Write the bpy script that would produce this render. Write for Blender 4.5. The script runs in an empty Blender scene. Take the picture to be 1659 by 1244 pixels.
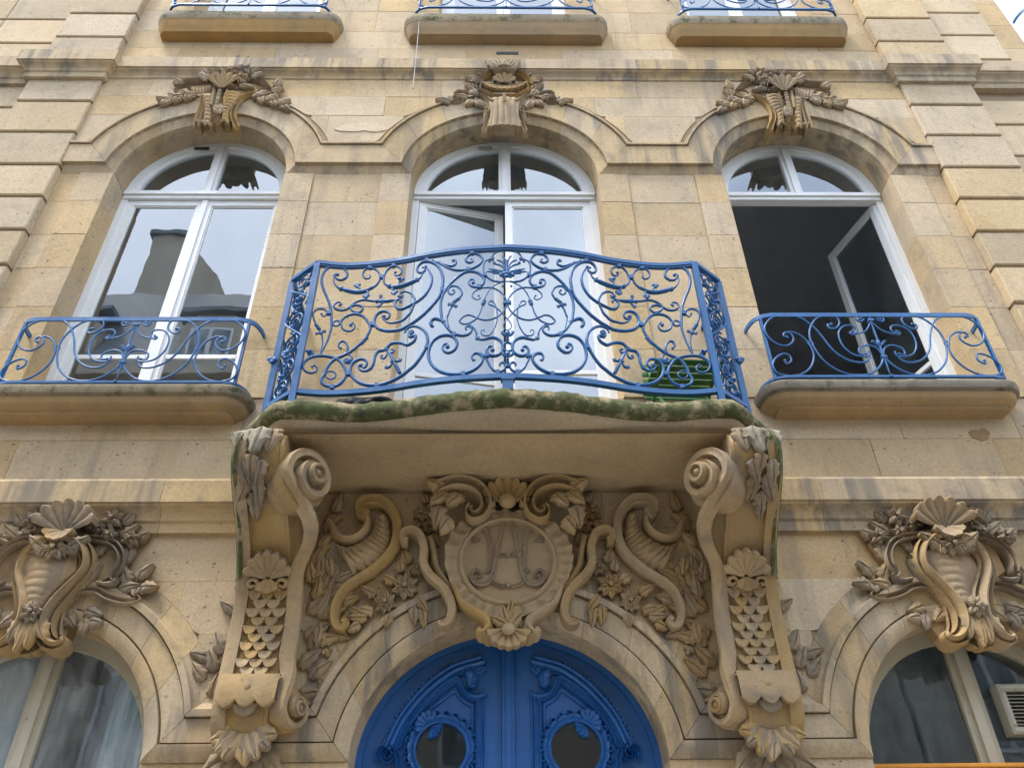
import bpy, math, random
import numpy as np
from mathutils import Vector, Matrix
random.seed(11)
PI = math.pi
S = bpy.context.scene
# ------------------------------------------------------------------ camera
IW, IH, FPX = 1659.0, 1244.0, 1290.0
CAM = np.array([-0.0424, -4.0, 1.6])
YAW, PITCH, ROLL = 0.0194, 0.6385, -0.0126
_f = np.array([math.sin(YAW)*math.cos(PITCH), math.cos(YAW)*math.cos(PITCH), math.sin(PITCH)])
_r0 = np.array([math.cos(YAW), -math.sin(YAW), 0.0]); _u0 = np.cross(_r0, _f)
_r = math.cos(ROLL)*_r0+math.sin(ROLL)*_u0
_u = -math.sin(ROLL)*_r0+math.cos(ROLL)*_u0
cam = bpy.data.objects.new('camera', bpy.data.cameras.new('camera'))
bpy.context.collection.objects.link(cam)
cam.matrix_world = Matrix(((_r[0], _u[0], -_f[0], CAM[0]), (_r[1], _u[1], -_f[1], CAM[1]), (_r[2], _u[2], -_f[2], CAM[2]), (0, 0, 0, 1)))
cam.data.sensor_fit = 'HORIZONTAL'; cam.data.sensor_width = 36.0
cam.data.lens = FPX/IW*36.0
cam.data.clip_start = 0.05; cam.data.clip_end = 2000
S.camera = cam
# ------------------------------------------------------------------ sky, sun, exposure
SUN_EL, SUN_AZ = math.radians(64), math.radians(238)      # high, veiled by cloud, in front of the facade and to the left
w = bpy.data.worlds.new('World'); S.world = w; w.use_nodes = True
nt = w.node_tree; nt.nodes.clear()
sky = nt.nodes.new('ShaderNodeTexSky'); sky.sky_type = 'NISHITA'; sky.sun_disc = False
sky.sun_elevation = SUN_EL; sky.sun_rotation = SUN_AZ; sky.air_density = 1.0; sky.dust_density = 2.0
tc = nt.nodes.new('ShaderNodeTexCoord'); nz = nt.nodes.new('ShaderNodeTexNoise')
nz.inputs['Scale'].default_value = 2.3; nz.inputs['Detail'].default_value = 7; nz.inputs['Roughness'].default_value = 0.55
rp = nt.nodes.new('ShaderNodeMapRange'); rp.inputs[1].default_value = 0.36; rp.inputs[2].default_value = 0.66
rp.inputs[3].default_value = 0.25; rp.inputs[4].default_value = 0.92
mx = nt.nodes.new('ShaderNodeMix'); mx.data_type = 'RGBA'
mx.inputs['B'].default_value = (8.3, 9.2, 10.7, 1)
bg = nt.nodes.new('ShaderNodeBackground'); bg.inputs['Strength'].default_value = 0.12
wo = nt.nodes.new('ShaderNodeOutputWorld'); L = nt.links.new
L(tc.outputs['Generated'], nz.inputs['Vector']); L(nz.outputs['Fac'], rp.inputs[0]); L(rp.outputs[0], mx.inputs['Factor'])
L(sky.outputs[0], mx.inputs['A']); L(mx.outputs['Result'], bg.inputs['Color']); L(bg.outputs[0], wo.inputs[0])
sun = bpy.data.objects.new('sun', bpy.data.lights.new('sun', 'SUN')); bpy.context.collection.objects.link(sun)
sun.data.energy = 1.5; sun.data.angle = math.radians(16); sun.data.color = (1.0, 0.98, 0.95)
_sd = Vector((math.sin(SUN_AZ)*math.cos(SUN_EL), math.cos(SUN_AZ)*math.cos(SUN_EL), math.sin(SUN_EL)))   # towards the sun
sun.rotation_euler = _sd.to_track_quat('Z', 'Y').to_euler()
sun.location = (0, -8, 20)
vs = S.view_settings; vs.view_transform = 'Standard'; vs.look = 'None'; vs.gamma = 1; vs.use_curve_mapping = False
vs.exposure = 1.56
S.cycles.use_adaptive_sampling = True; S.cycles.adaptive_threshold = .03
S.cycles.max_bounces = 6; S.cycles.diffuse_bounces = 3; S.cycles.glossy_bounces = 3; S.cycles.transparent_max_bounces = 8
# ------------------------------------------------------------------ helpers
COL = bpy.context.collection
def ray(px, py): return _f+_r*((px-IW/2)/FPX)-_u*((py-IH/2)/FPX)
def atY(px, py, y=0.0):
    d = ray(px, py); return CAM+d*((y-CAM[1])/d[1])
def atX(px, py, x):
    d = ray(px, py); return CAM+d*((x-CAM[0])/d[0])
def reg(x0, y0, s): return lambda pts: [(x0+p[0]/s, y0+p[1]/s) for p in pts]
def cr(pts, n=5):
    """Catmull-Rom through points of any dimension"""
    P = [np.array(p, float) for p in pts]
    if len(P) < 3: return P
    P = [2*P[0]-P[1]]+P+[2*P[-1]-P[-2]]
    out = []
    for i in range(1, len(P)-2):
        a, b, c, d = P[i-1:i+3]
        for k in range(n):
            t = k/n
            out.append(0.5*((2*b)+(c-a)*t+(2*a-5*b+4*c-d)*t*t+(3*b-a-3*c+d)*t**3))
    out.append(P[-2]); return out
class MB:
    def __init__(s): s.v = []; s.f = []
    def add(s, vs, fs):
        o = len(s.v); s.v += [tuple(map(float, v)) for v in vs]; s.f += [tuple(i+o for i in f) for f in fs]; return s
    def grid(s, rows, close_u=False, close_v=False, cap=False):
        """rows: list of equally long vertex lists"""
        n = len(rows[0]); m = len(rows); o = len(s.v)
        for r in rows: s.v += [tuple(map(float, v)) for v in r]
        for j in range(m if close_v else m-1):
            for i in range(n if close_u else n-1):
                a = o+j*n+i; b = o+j*n+(i+1) % n; j2 = (j+1) % m
                s.f.append((a, b, o+j2*n+(i+1) % n, o+j2*n+i))
        if cap:
            s.f.append(tuple(o+i for i in range(n))[::-1]); s.f.append(tuple(o+(m-1)*n+i for i in range(n)))
        return s
    def box(s, x0, x1, y0, y1, z0, z1):
        return s.add([(x0, y0, z0), (x1, y0, z0), (x1, y1, z0), (x0, y1, z0), (x0, y0, z1), (x1, y0, z1), (x1, y1, z1), (x0, y1, z1)],
                     [(0, 1, 5, 4), (1, 2, 6, 5), (2, 3, 7, 6), (3, 0, 4, 7), (4, 5, 6, 7), (3, 2, 1, 0)])
    def cbox(s, x0, x1, y0, y1, z0, z1, c=.006):
        """box whose front (low y) edges are chamfered"""
        v = [(x0+c, y0, z0+c), (x1-c, y0, z0+c), (x1-c, y0, z1-c), (x0+c, y0, z1-c),
             (x0, y0+c, z0), (x1, y0+c, z0), (x1, y0+c, z1), (x0, y0+c, z1), (x0, y1, z0), (x1, y1, z0), (x1, y1, z1), (x0, y1, z1)]
        f = [(0, 1, 2, 3)]
        for k in range(4):
            a, b = k, (k+1) % 4
            f += [(a, 4+a, 4+b, b), (4+a, 8+a, 8+b, 4+b)]
        f.append((11, 10, 9, 8)); return s.add(v, f)
    def prism(s, poly, y0, y1):
        """polygon of (x, z) extruded from y0 to y1"""
        n = len(poly); v = [(p[0], y0, p[1]) for p in poly]+[(p[0], y1, p[1]) for p in poly]
        return s.add(v, [tuple(range(n)), tuple(range(2*n-1, n-1, -1))]+[(i, i+n, (i+1) % n+n, (i+1) % n) for i in range(n)])
    def tube(s, pts, r, n=8, cap=True, flat=1.0, up=None):
        P = [np.array(p, float) for p in pts]; m = len(P)
        R = r if hasattr(r, '__len__') else [r]*m
        if len(R) != m: R = np.interp(np.linspace(0, 1, m), np.linspace(0, 1, len(R)), R)
        T = [(P[min(i+1, m-1)]-P[max(i-1, 0)]) for i in range(m)]; T = [t/(np.linalg.norm(t)+1e-9) for t in T]
        ref = np.array(up if up is not None else (0, 1, 0), float)
        rows = []
        for i in range(m):
            b = np.cross(T[i], ref)
            if np.linalg.norm(b) < 1e-4: b = np.cross(T[i], np.array((0.3, 0.2, 1.0)))
            b /= np.linalg.norm(b); c = np.cross(b, T[i])
            rows.append([P[i]+R[i]*(math.cos(a)*b+flat*math.sin(a)*c) for a in [2*PI*k/n for k in range(n)]])
        return s.grid(rows, close_u=True, cap=cap)
    def ell(s, c, rx, ry, rz, nu=10, nv=7, R=None):
        rows = []
        for j in range(nv+1):
            t = PI*j/nv; t = min(max(t, .02), PI-.02)
            row = []
            for i in range(nu):
                a = 2*PI*i/nu; p = np.array((rx*math.sin(t)*math.cos(a), ry*math.sin(t)*math.sin(a), rz*math.cos(t)))
                if R is not None: p = R @ p
                row.append(np.array(c)+p)
            rows.append(row)
        return s.grid(rows, close_u=True, cap=True)
    def join(s, o, f=lambda p: p):
        return s.add([f(p) for p in o.v], o.f)
def mirror(mb, xc=0.0):
    m = MB(); m.v = [(2*xc-x, y, z) for x, y, z in mb.v]; m.f = [tuple(reversed(f)) for f in mb.f]; return m
def shift(mb, dx=0, dy=0, dz=0, k=None):
    m = MB(); m.v = [(x+dx, y+dy, z+dz) for x, y, z in mb.v]; m.f = list(mb.f); return m
def obj(name, mb, mat, parent=None, smooth=None, label=None, recalc=True):
    me = bpy.data.meshes.new(name); me.from_pydata(mb.v, [], mb.f)
    if recalc:
        import bmesh
        b = bmesh.new(); b.from_mesh(me); bmesh.ops.recalc_face_normals(b, faces=b.faces); b.to_mesh(me); b.free()
    me.materials.append(mat)
    if smooth is not None:
        me.polygons.foreach_set('use_smooth', [True]*len(me.polygons)); me.set_sharp_from_angle(angle=math.radians(smooth))
    me.update()
    o = bpy.data.objects.new(name, me); COL.objects.link(o)
    if parent is not None: o.parent = parent
    if label: o['label'] = label
    return o
def tag(o, label=None, cat=None, group=None, kind=None):
    for k, v in (('label', label), ('category', cat), ('group', group), ('kind', kind)):
        if v: o[k] = v
    return o
def empty(name, loc=(0, 0, 0)):
    o = bpy.data.objects.new(name, None); COL.objects.link(o); o.location = loc; o.empty_display_size = .2; return o
def copy_tree(o, parent=None, dx=0):
    c = o.copy(); COL.objects.link(c); c.parent = parent
    for ch in list(o.children): copy_tree(ch, c)
    return c
# ------------------------------------------------------------------ materials
def node(nt, t, **kw):
    n = nt.nodes.new(t)
    for k, v in kw.items():
        if k.startswith('i_'): n.inputs[k[2:].replace('_', ' ')].default_value = v
        else: setattr(n, k, v)
    return n
def newmat(name):
    m = bpy.data.materials.new(name); m.use_nodes = True; nt = m.node_tree
    return m, nt, nt.nodes['Principled BSDF'], nt.links.new
def noise(nt, vec, scale, detail=5, rough=.6):
    n = node(nt, 'ShaderNodeTexNoise'); n.inputs['Scale'].default_value = scale
    n.inputs['Detail'].default_value = detail; n.inputs['Roughness'].default_value = rough
    nt.links.new(vec, n.inputs['Vector']); return n.outputs['Fac']
def remap(nt, v, a, b, c=0., d=1.):
    n = node(nt, 'ShaderNodeMapRange'); n.interpolation_type = 'SMOOTHSTEP'
    for i, x in enumerate((a, b, c, d)): n.inputs[i+1].default_value = x
    nt.links.new(v, n.inputs[0]); return n.outputs[0]
def mixc(nt, fac, a, b, mode='MIX'):
    n = node(nt, 'ShaderNodeMix', data_type='RGBA', blend_type=mode)
    for s, v in (('Factor', fac), ('A', a), ('B', b)):
        if hasattr(v, 'links') or hasattr(v, 'is_linked'): nt.links.new(v, n.inputs[s])
        else: n.inputs[s].default_value = v if s == 'Factor' else (*v, 1)
    return n.outputs['Result']
def math_(nt, op, a, b=None):
    n = node(nt, 'ShaderNodeMath', operation=op)
    for i, v in enumerate((a, b)):
        if v is None: continue
        if hasattr(v, 'is_linked'): nt.links.new(v, n.inputs[i])
        else: n.inputs[i].default_value = v
    return n.outputs[0]
def vmul(nt, vec, s):
    n = node(nt, 'ShaderNodeVectorMath', operation='MULTIPLY'); nt.links.new(vec, n.inputs[0]); n.inputs[1].default_value = s
    return n.outputs[0]
def stone(name, c1, c2, grey=.35, greycol=(.20, .185, .165), ochre=.3, pits=.7, rnd=.13, moss=0., streak=.5, bump=.5, cov=0.):
    m, nt, bs, L = newmat(name)
    pos = node(nt, 'ShaderNodeNewGeometry').outputs['Position']
    oi = node(nt, 'ShaderNodeObjectInfo').outputs['Random']
    off = node(nt, 'ShaderNodeVectorMath', operation='ADD'); L(pos, off.inputs[0])
    cmb = node(nt, 'ShaderNodeCombineXYZ'); L(math_(nt, 'MULTIPLY', oi, 17.), cmb.inputs[1]); L(cmb.outputs[0], off.inputs[1])
    v = off.outputs[0]
    col = mixc(nt, remap(nt, noise(nt, v, 1.7, 4), .3, .7), c1, c2)
    col = mixc(nt, math_(nt, 'MULTIPLY', remap(nt, noise(nt, v, 3.1, 4, .65), .56, .74), ochre), col, (.50, .30, .105))
    # pale patches where stones were renewed or scrubbed
    col = mixc(nt, math_(nt, 'MULTIPLY', remap(nt, noise(nt, pos, .9, 4, .6), .58, .7), .35), col, (.56, .47, .33))
    # soot streaks that run down the wall
    st = noise(nt, vmul(nt, pos, (7., 7., .55)), 1.3, 4, .65)
    lo = noise(nt, pos, .75, 3, .6)
    sf = math_(nt, 'MULTIPLY', math_(nt, 'MULTIPLY', remap(nt, st, .46-cov, .68-cov), remap(nt, lo, .42-cov, .62-cov)), streak)
    col = mixc(nt, sf, col, greycol)
    col = mixc(nt, math_(nt, 'MULTIPLY', remap(nt, noise(nt, pos, 5.5, 5, .7), .5, .75), grey), col, greycol)
    # fine grain
    fine = noise(nt, pos, 70., 2, .7)
    col = mixc(nt, math_(nt, 'MULTIPLY', remap(nt, fine, .35, .7), .35), col, (.28, .20, .12))
    # pores of the limestone
    vo = node(nt, 'ShaderNodeTexVoronoi', feature='F1'); vo.inputs['Scale'].default_value = 27.
    wn = node(nt, 'ShaderNodeTexNoise'); wn.inputs['Scale'].default_value = 45.; wn.inputs['Detail'].default_value = 2; L(pos, wn.inputs['Vector'])
    wv = node(nt, 'ShaderNodeVectorMath', operation='MULTIPLY_ADD'); L(wn.outputs['Color'], wv.inputs[0]); wv.inputs[1].default_value = (.02, .02, .02); L(v, wv.inputs[2])
    L(vmul(nt, wv.outputs[0], (1., 1., 1.8)), vo.inputs['Vector'])
    hs = node(nt, 'ShaderNodeSeparateColor'); L(vo.outputs['Color'], hs.inputs[0])
    sz = math_(nt, 'MULTIPLY', remap(nt, hs.outputs[0], .62, 1.0), .25)
    pit = math_(nt, 'MULTIPLY', math_(nt, 'LESS_THAN', vo.outputs['Distance'], sz), remap(nt, noise(nt, v, 2.6, 2), .38, .56))
    col = mixc(nt, math_(nt, 'MULTIPLY', pit, pits), col, (.075, .055, .04))
    hsv = node(nt, 'ShaderNodeHueSaturation'); L(col, hsv.inputs['Color'])
    L(math_(nt, 'ADD', math_(nt, 'MULTIPLY', oi, 2*rnd), 1-rnd), hsv.inputs['Value'])
    L(math_(nt, 'ADD', math_(nt, 'MULTIPLY', math_(nt, 'FRACT', math_(nt, 'MULTIPLY', oi, 7.3)), .3), .85), hsv.inputs['Saturation'])
    col = hsv.outputs['Color']
    if moss:
        mn = remap(nt, noise(nt, pos, 9., 8, .72), .54-.17*moss, .72-.17*moss)
        mcol = mixc(nt, noise(nt, pos, 28., 4), (.038, .045, .016), (.11, .118, .042))
        mcol = mixc(nt, remap(nt, noise(nt, pos, 16., 5), .55, .7), mcol, (.04, .036, .028))
        col = mixc(nt, mn, col, mcol)
    L(col, bs.inputs['Base Color'])
    bs.inputs['Roughness'].default_value = .88; bs.inputs['Specular IOR Level'].default_value = .25
    h = math_(nt, 'ADD', math_(nt, 'MULTIPLY', fine, .35), math_(nt, 'MULTIPLY', noise(nt, pos, 14., 4, .65), .9))
    h = math_(nt, 'SUBTRACT', h, math_(nt, 'MULTIPLY', pit, .8*pits))
    b = node(nt, 'ShaderNodeBump'); b.inputs['Strength'].default_value = bump; b.inputs['Distance'].default_value = .006
    L(h, b.inputs['Height']); L(b.outputs[0], bs.inputs['Normal'])
    return m
def paint(name, c1, c2, rough=.45, wear=0., wearcol=(.2, .15, .1), bump=.25, scale=18., spec=.5):
    m, nt, bs, L = newmat(name)
    pos = node(nt, 'ShaderNodeNewGeometry').outputs['Position']
    col = mixc(nt, remap(nt, noise(nt, pos, 3.3, 6, .65), .3, .7), c1, c2)
    if wear:
        col = mixc(nt, math_(nt, 'MULTIPLY', remap(nt, noise(nt, pos, scale, 8, .75), .60, .68), wear), col, wearcol)
    L(col, bs.inputs['Base Color'])
    L(remap(nt, noise(nt, pos, 9., 5), .3, .7, rough-.1, rough+.14), bs.inputs['Roughness'])
    bs.inputs['Specular IOR Level'].default_value = spec
    b = node(nt, 'ShaderNodeBump'); b.inputs['Strength'].default_value = bump; b.inputs['Distance'].default_value = .003
    L(noise(nt, pos, 60., 5, .65), b.inputs['Height']); L(b.outputs[0], bs.inputs['Normal'])
    return m
def glass(name, ior=2.9, tint=(.80, .86, .88), dirt_sheen=.06, dirt_sheen_col=(.42, .42, .40), wav=.035):
    m, nt, bs, L = newmat(name); nt.nodes.remove(bs)
    pos = node(nt, 'ShaderNodeNewGeometry').outputs['Position']
    fr = node(nt, 'ShaderNodeFresnel'); fr.inputs['IOR'].default_value = ior
    b = node(nt, 'ShaderNodeBump'); b.inputs['Strength'].default_value = wav; b.inputs['Distance'].default_value = .02
    L(noise(nt, pos, 2.5, 2, .5), b.inputs['Height'])
    gl = node(nt, 'ShaderNodeBsdfGlossy'); gl.inputs['Roughness'].default_value = .004; gl.inputs['Color'].default_value = (.93, .97, 1., 1); L(b.outputs[0], gl.inputs['Normal'])
    tr = node(nt, 'ShaderNodeBsdfTransparent'); tr.inputs[0].default_value = (*tint, 1)
    df = node(nt, 'ShaderNodeBsdfDiffuse'); df.inputs[0].default_value = (*dirt_sheen_col, 1)
    m1 = node(nt, 'ShaderNodeMixShader'); m2 = node(nt, 'ShaderNodeMixShader')
    L(math_(nt, 'MULTIPLY', remap(nt, noise(nt, vmul(nt, pos, (1., 1., .35)), 4.5, 6), .35, .8), dirt_sheen), m1.inputs[0])
    L(tr.outputs[0], m1.inputs[1]); L(df.outputs[0], m1.inputs[2])
    gb = node(nt, 'ShaderNodeNewGeometry').outputs['Backfacing']
    L(math_(nt, 'MULTIPLY', fr.outputs[0], math_(nt, 'SUBTRACT', 1., gb)), m2.inputs[0]); L(m1.outputs[0], m2.inputs[1]); L(gl.outputs[0], m2.inputs[2])
    L(m2.outputs[0], nt.nodes['Material Output'].inputs[0])
    return m
def plain(name, c, rough=.8):
    m, nt, bs, L = newmat(name); bs.inputs['Roughness'].default_value = rough
    pos = node(nt, 'ShaderNodeNewGeometry').outputs['Position']
    L(mixc(nt, noise(nt, pos, 4., 6), tuple(x*.82 for x in c), tuple(min(1, x*1.15) for x in c)), bs.inputs['Base Color'])
    return m
M = {}
M['wall'] = stone('limestone_wall', (.58, .435, .26), (.47, .355, .215), rnd=.08, streak=.45, grey=.4, ochre=.25, bump=.8)
M['block'] = stone('limestone_block', (.57, .445, .285), (.48, .375, .24), rnd=.13, grey=.3, ochre=.2, streak=.4, bump=.8)
M['mould'] = stone('limestone_moulding', (.54, .405, .235), (.44, .33, .195), ochre=.4, grey=.6, streak=.8, rnd=.08, cov=.045, greycol=(.15, .14, .125), pits=.4)
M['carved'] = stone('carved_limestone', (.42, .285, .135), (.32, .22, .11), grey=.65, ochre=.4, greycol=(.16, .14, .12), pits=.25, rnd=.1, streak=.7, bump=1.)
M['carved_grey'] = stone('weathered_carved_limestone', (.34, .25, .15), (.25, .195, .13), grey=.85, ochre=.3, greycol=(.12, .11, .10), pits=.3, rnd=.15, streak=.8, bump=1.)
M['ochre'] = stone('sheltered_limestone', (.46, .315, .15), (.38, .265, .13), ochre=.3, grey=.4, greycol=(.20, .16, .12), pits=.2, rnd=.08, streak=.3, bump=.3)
M['mossy'] = stone('mossy_limestone', (.36, .29, .17), (.29, .24, .15), grey=.5, moss=1.15, pits=.4)
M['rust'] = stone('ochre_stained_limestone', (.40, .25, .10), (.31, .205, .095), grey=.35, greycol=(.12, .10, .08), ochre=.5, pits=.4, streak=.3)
M['darkrim'] = stone('blackened_limestone', (.24, .21, .16), (.15, .135, .11), grey=.9, greycol=(.07, .068, .06), moss=.25, pits=.5)
M['patch'] = stone('lime_patch', (.62, .51, .35), (.55, .44, .29), grey=.2, pits=.1, streak=.1, rnd=.03)
M['soffit'] = stone('soffit_limestone', (.56, .42, .24), (.46, .345, .20), grey=.35, cov=.03, ochre=.3, streak=.1, pits=.3)
M['halfmoss'] = stone('lichen_limestone', (.33, .275, .19), (.24, .205, .15), grey=.9, greycol=(.13, .125, .11), moss=.35, pits=.5)
M['joint'] = plain('lime_mortar', (.30, .225, .14), .95)
M['blue'] = paint('blue_iron_paint', (.010, .085, .235), (.016, .11, .29), rough=.38, wear=.45, wearcol=(.10, .16, .24), scale=30.)
M['doorblue'] = paint('blue_door_paint', (.012, .092, .30), (.018, .115, .36), rough=.38, wear=.45, wearcol=(.035, .12, .31), bump=.45, scale=14.)
M['white'] = paint('white_window_paint', (.76, .77, .76), (.70, .71, .70), rough=.45, wear=.22, wearcol=(.46, .44, .40))
M['oldwhite'] = paint('peeling_window_paint', (.50, .45, .34), (.42, .37, .27), rough=.7, wear=.7, wearcol=(.24, .19, .12), scale=20.)
M['green'] = paint('green_chair_paint', (.035, .13, .03), (.05, .16, .035), rough=.45)
M['glass'] = glass('window_glass')
M['oldglass'] = glass('dusty_glass', ior=1.7, dirt_sheen=.75, dirt_sheen_col=(.10, .13, .14))
M['sheenglass'] = glass('painted_sheen_glass', ior=1.8, dirt_sheen=.6, dirt_sheen_col=(.55, .56, .56))  # pale film painted in for reflected light and the bright curtains behind
M['doorglass'] = glass('dark_door_glass', ior=1.6, dirt_sheen=.12, dirt_sheen_col=(.03, .03, .03))
M['black'] = plain('black_plastic', (.02, .02, .022), .5)
M['room'] = plain('dark_room_plaster', (.60, .60, .61), .9)
M['curtain'] = plain('white_curtain', (.8, .8, .8), .9)
M['slate'] = plain('zinc_roof', (.16, .18, .20), .5)
M['render'] = plain('far_house_render', (.48, .42, .33), .9)
M['asphalt'] = plain('asphalt', (.05, .05, .052), .9)
M['paving'] = plain('granite_paving', (.34, .32, .28), .85)
M['orange'] = paint('orange_shop_board', (.62, .26, .03), (.56, .22, .03), rough=.5)
M['metal'] = paint('fan_housing', (.40, .38, .30), (.34, .32, .25), rough=.5, wear=.4)
M['wire'] = plain('grey_cable', (.34, .34, .33), .6)
# ------------------------------------------------------------------ setting: street, pavement, the houses across the street
g = MB().add([(-150, -150, 0), (150, -150, 0), (150, 150, 0), (-150, 150, 0)], [(0, 1, 2, 3)]); tag(obj('ground', g, M['asphalt']), kind='structure')
g = MB().box(-60, 60, -2.6, .3, .005, .12); tag(obj('pavement', g, M['paving']), kind='structure')
g = MB().box(-60, 60, -9.85, -7.4, .005, .12); tag(obj('pavement', g, M['paving']), kind='structure')
def far_house(name, x0, x1, y0, y1, h, roof, label, dormers=(), chimneys=(), cols=4, rows=4):
    t = empty(name, ((x0+x1)/2, y1, 0)); ox, oy = (x0+x1)/2, y1
    def P(n, mb, mat, par=t): return obj(n, shift(mb, -ox, -oy), mat, par)
    P('wall', MB().box(x0, x1, y0, y1, 0, h), M['render'])
    P('cornice', MB().box(x0, x1, y1, y1+.25, h-.3, h), M['render'])
    rf = P('roof', MB().add([(x0, y0, h), (x1, y0, h), (x1, y1, h), (x0, y1, h), (x0, y0+1.2, h+roof), (x1, y0+1.2, h+roof), (x1, y1-1.2, h+roof), (x0, y1-1.2, h+roof)],
       [(0, 1, 5, 4), (1, 2, 6, 5), (2, 3, 7, 6), (3, 0, 4, 7), (4, 5, 6, 7)]), M['slate'])
    for i in range(cols):
        cx = x0+(i+.5)*(x1-x0)/cols
        for j in range(rows):
            z = 1.0+j*(h-.6)/rows
            wd = P('window', MB().box(cx-.5, cx+.5, y1, y1+.05, z, z+min(1.9, (h-.6)/rows-.8)), M['white'])
            for s in (-1, 1): P('pane', MB().box(cx+s*.24-.19, cx+s*.24+.19, y1+.05, y1+.056, z+.08, z+min(1.9, (h-.6)/rows-.8)-.08), M['oldglass'], wd)
    for dx in dormers:
        d = P('dormer', MB().prism([(dx-.75, h), (dx+.75, h), (dx+.75, h+1.5), (dx+.4, h+1.85), (dx-.4, h+1.85), (dx-.75, h+1.5)], y1-1.4, y1-.25), M['render'])
        P('window_frame', MB().box(dx-.5, dx+.5, y1-.25, y1-.2, h+.15, h+1.4), M['white'], d)
        for s in (-1, 1): P('pane', MB().box(dx+s*.24-.19, dx+s*.24+.19, y1-.2, y1-.194, h+.22, h+1.32), M['oldglass'], d)
        P('dormer_roof', MB().box(dx-.95, dx+.95, y1-1.6, y1-.1, h+1.85, h+1.97), M['slate'], d)
    for (cx, wd, hh) in chimneys:
        c = P('chimney', MB().prism([(cx-wd/2, h), (cx+wd/2, h), (cx+wd/2, h+hh-1.5), (cx+wd/2-1.2, h+hh), (cx-wd/2, h+hh)], y1-3.4, y1-1.8), M['render'])
        P('chimney_cap', MB().box(cx-wd/2-.1, cx+wd/2-1.1, y1-3.5, y1-1.7, h+hh, h+hh+.16), M['slate'], c)
    return tag(t, label, 'house', 'houses across the street')
far_house('opposite_house', -17.5, -4.9, -17, -9.9, 12.7, 3.4, 'tall pale house with dormers and big chimney, mirrored in the left window', (-13.4, -10.3, -6.9), ((-9.0, 2.1, 6.2), (-15, 1.6, 4.6)))
far_house('opposite_house', -5.1, 7.0, -17, -9.9, 7.2, 1.5, 'low pale house across the street behind the viewer', (), (), 4, 2)
far_house('opposite_house', 7.1, 19, -17, -9.9, 7.6, 1.6, 'low pale house across the street at the far right', (), ((15, 1.2, 2.2),), 4, 2)

# ------------------------------------------------------------------ the town house
TH = empty('town_house', (0, 0, 0))
tag(TH, 'cream limestone town house front with carved arches and blue double door', 'building')
def part(name, mb, mat, parent=TH, smooth=None, label=None): return obj(name, mb, mat, parent, smooth, label)
XP0, XP1, XE = 3.42, 4.04, 4.86                 # pilaster edges, right end of the front
BAY = 2.357
UP = [dict(xc=-BAY, a=.655, b=.645, zs=6.595), dict(xc=0, a=.725, b=.67, zs=6.595), dict(xc=BAY, a=.655, b=.645, zs=6.595)]
LO = [dict(xc=-BAY, a=.66, b=.66, zs=2.40), dict(xc=0, a=.745, b=.65, zs=2.40), dict(xc=BAY, a=.66, b=.66, zs=2.40)]
PUP = [(0, .25), (0, .004), (.012, -.002), (.03, -.006), (.05, -.016), (.066, -.022), (.078, -.024), (.080, -.052), (.288, -.052), (.290, -.036), (.296, -.036), (.298, -.068), (.316, -.068), (.320, -.04), (.336, -.014), (.352, -.004), (.362, .0), (.362, .25)]
PLO = [(0, .25), (0, -.01), (.012, -.022), (.04, -.036), (.066, -.042), (.072, -.042), (.074, -.012), (.081, -.012), (.082, -.030), (.186, -.030), (.187, -.012), (.193, -.012), (.194, -.05), (.225, -.052), (.235, -.03), (.262, -.010), (.32, -.002), (.32, .25)]
KU, KL = .362, .32
def arch_pt(A, o, t):
    th0 = math.asin(min(1., o/(A['b']+o))) if o > 0 else 0.
    th = th0+(PI-2*th0)*t
    return A['xc']+(A['a']+o)*math.cos(th), A['zs']+(A['b']+o)*math.sin(th)
def mitre(A, o): return (A['a']+o)*math.sqrt(max(0, 1-(o/(A['b']+o))**2))
def archivolt(A, prof, n, seg, mat, core='joint'):
    rows = []
    cp = [(min(max(o, .006), prof[-1][0]-.004), y+(.008 if y < .2 else -.004)) for o, y in prof]
    for j in range(25): rows.append([(lambda q, y: (q[0], y, q[1]))(arch_pt(A, o, .002+.996*j/24), y) for o, y in cp])
    root = part('archivolt', MB().grid(rows, close_u=True, cap=True), M[core])
    for k in range(n):
        t0, t1 = k/n+.0005, (k+1)/n-.0005
        rows = []
        for j in range(seg+1):
            t = t0+(t1-t0)*j/seg
            rows.append([(lambda q, y: (q[0], y, q[1]))(arch_pt(A, o, t), y) for o, y in prof])
        part('voussoir', MB().grid(rows, close_u=True, cap=True), mat, root, 28)
    return root
for A in UP: archivolt(A, PUP, 7, 6, M['mould'])
for A in LO: archivolt(A, PLO, 9, 5, M['mould'])
def impost(zs, prof, runs, mat):
    """horizontal lengths of the same moulding between the arches; runs: (left arch or x, right arch or x)"""
    root = None
    for (l, r_) in runs:
        lx = (lambda o: l['xc']+mitre(l, o)) if isinstance(l, dict) else (lambda o: l)
        rx = (lambda o: r_['xc']-mitre(r_, o)) if isinstance(r_, dict) else (lambda o: r_)
        x0, x1 = lx(0), rx(0); n = max(1, round((x1-x0)/.75))
        cuts = [x0+(x1-x0)*i/n for i in range(1, n)]
        core = [(min(max(o, .006), prof[-1][0]-.004), y+(.008 if y < .2 else -.004)) for o, y in prof]
        rr = part('impost_band', MB().grid([[(lx(o)+.003, y, zs+o) for o, y in core], [(rx(o)-.003, y, zs+o) for o, y in core]], close_u=True, cap=True), M['joint'])
        ends = [lx]+[(lambda o, c=c: c) for c in cuts]+[rx]
        for i in range(n):
            a, b = ends[i], ends[i+1]
            part('moulding_stone', MB().grid([[(a(o)+.0015, y, zs+o) for o, y in prof], [(b(o)-.0015, y, zs+o) for o, y in prof]], close_u=True, cap=True), mat, rr, 28)
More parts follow.
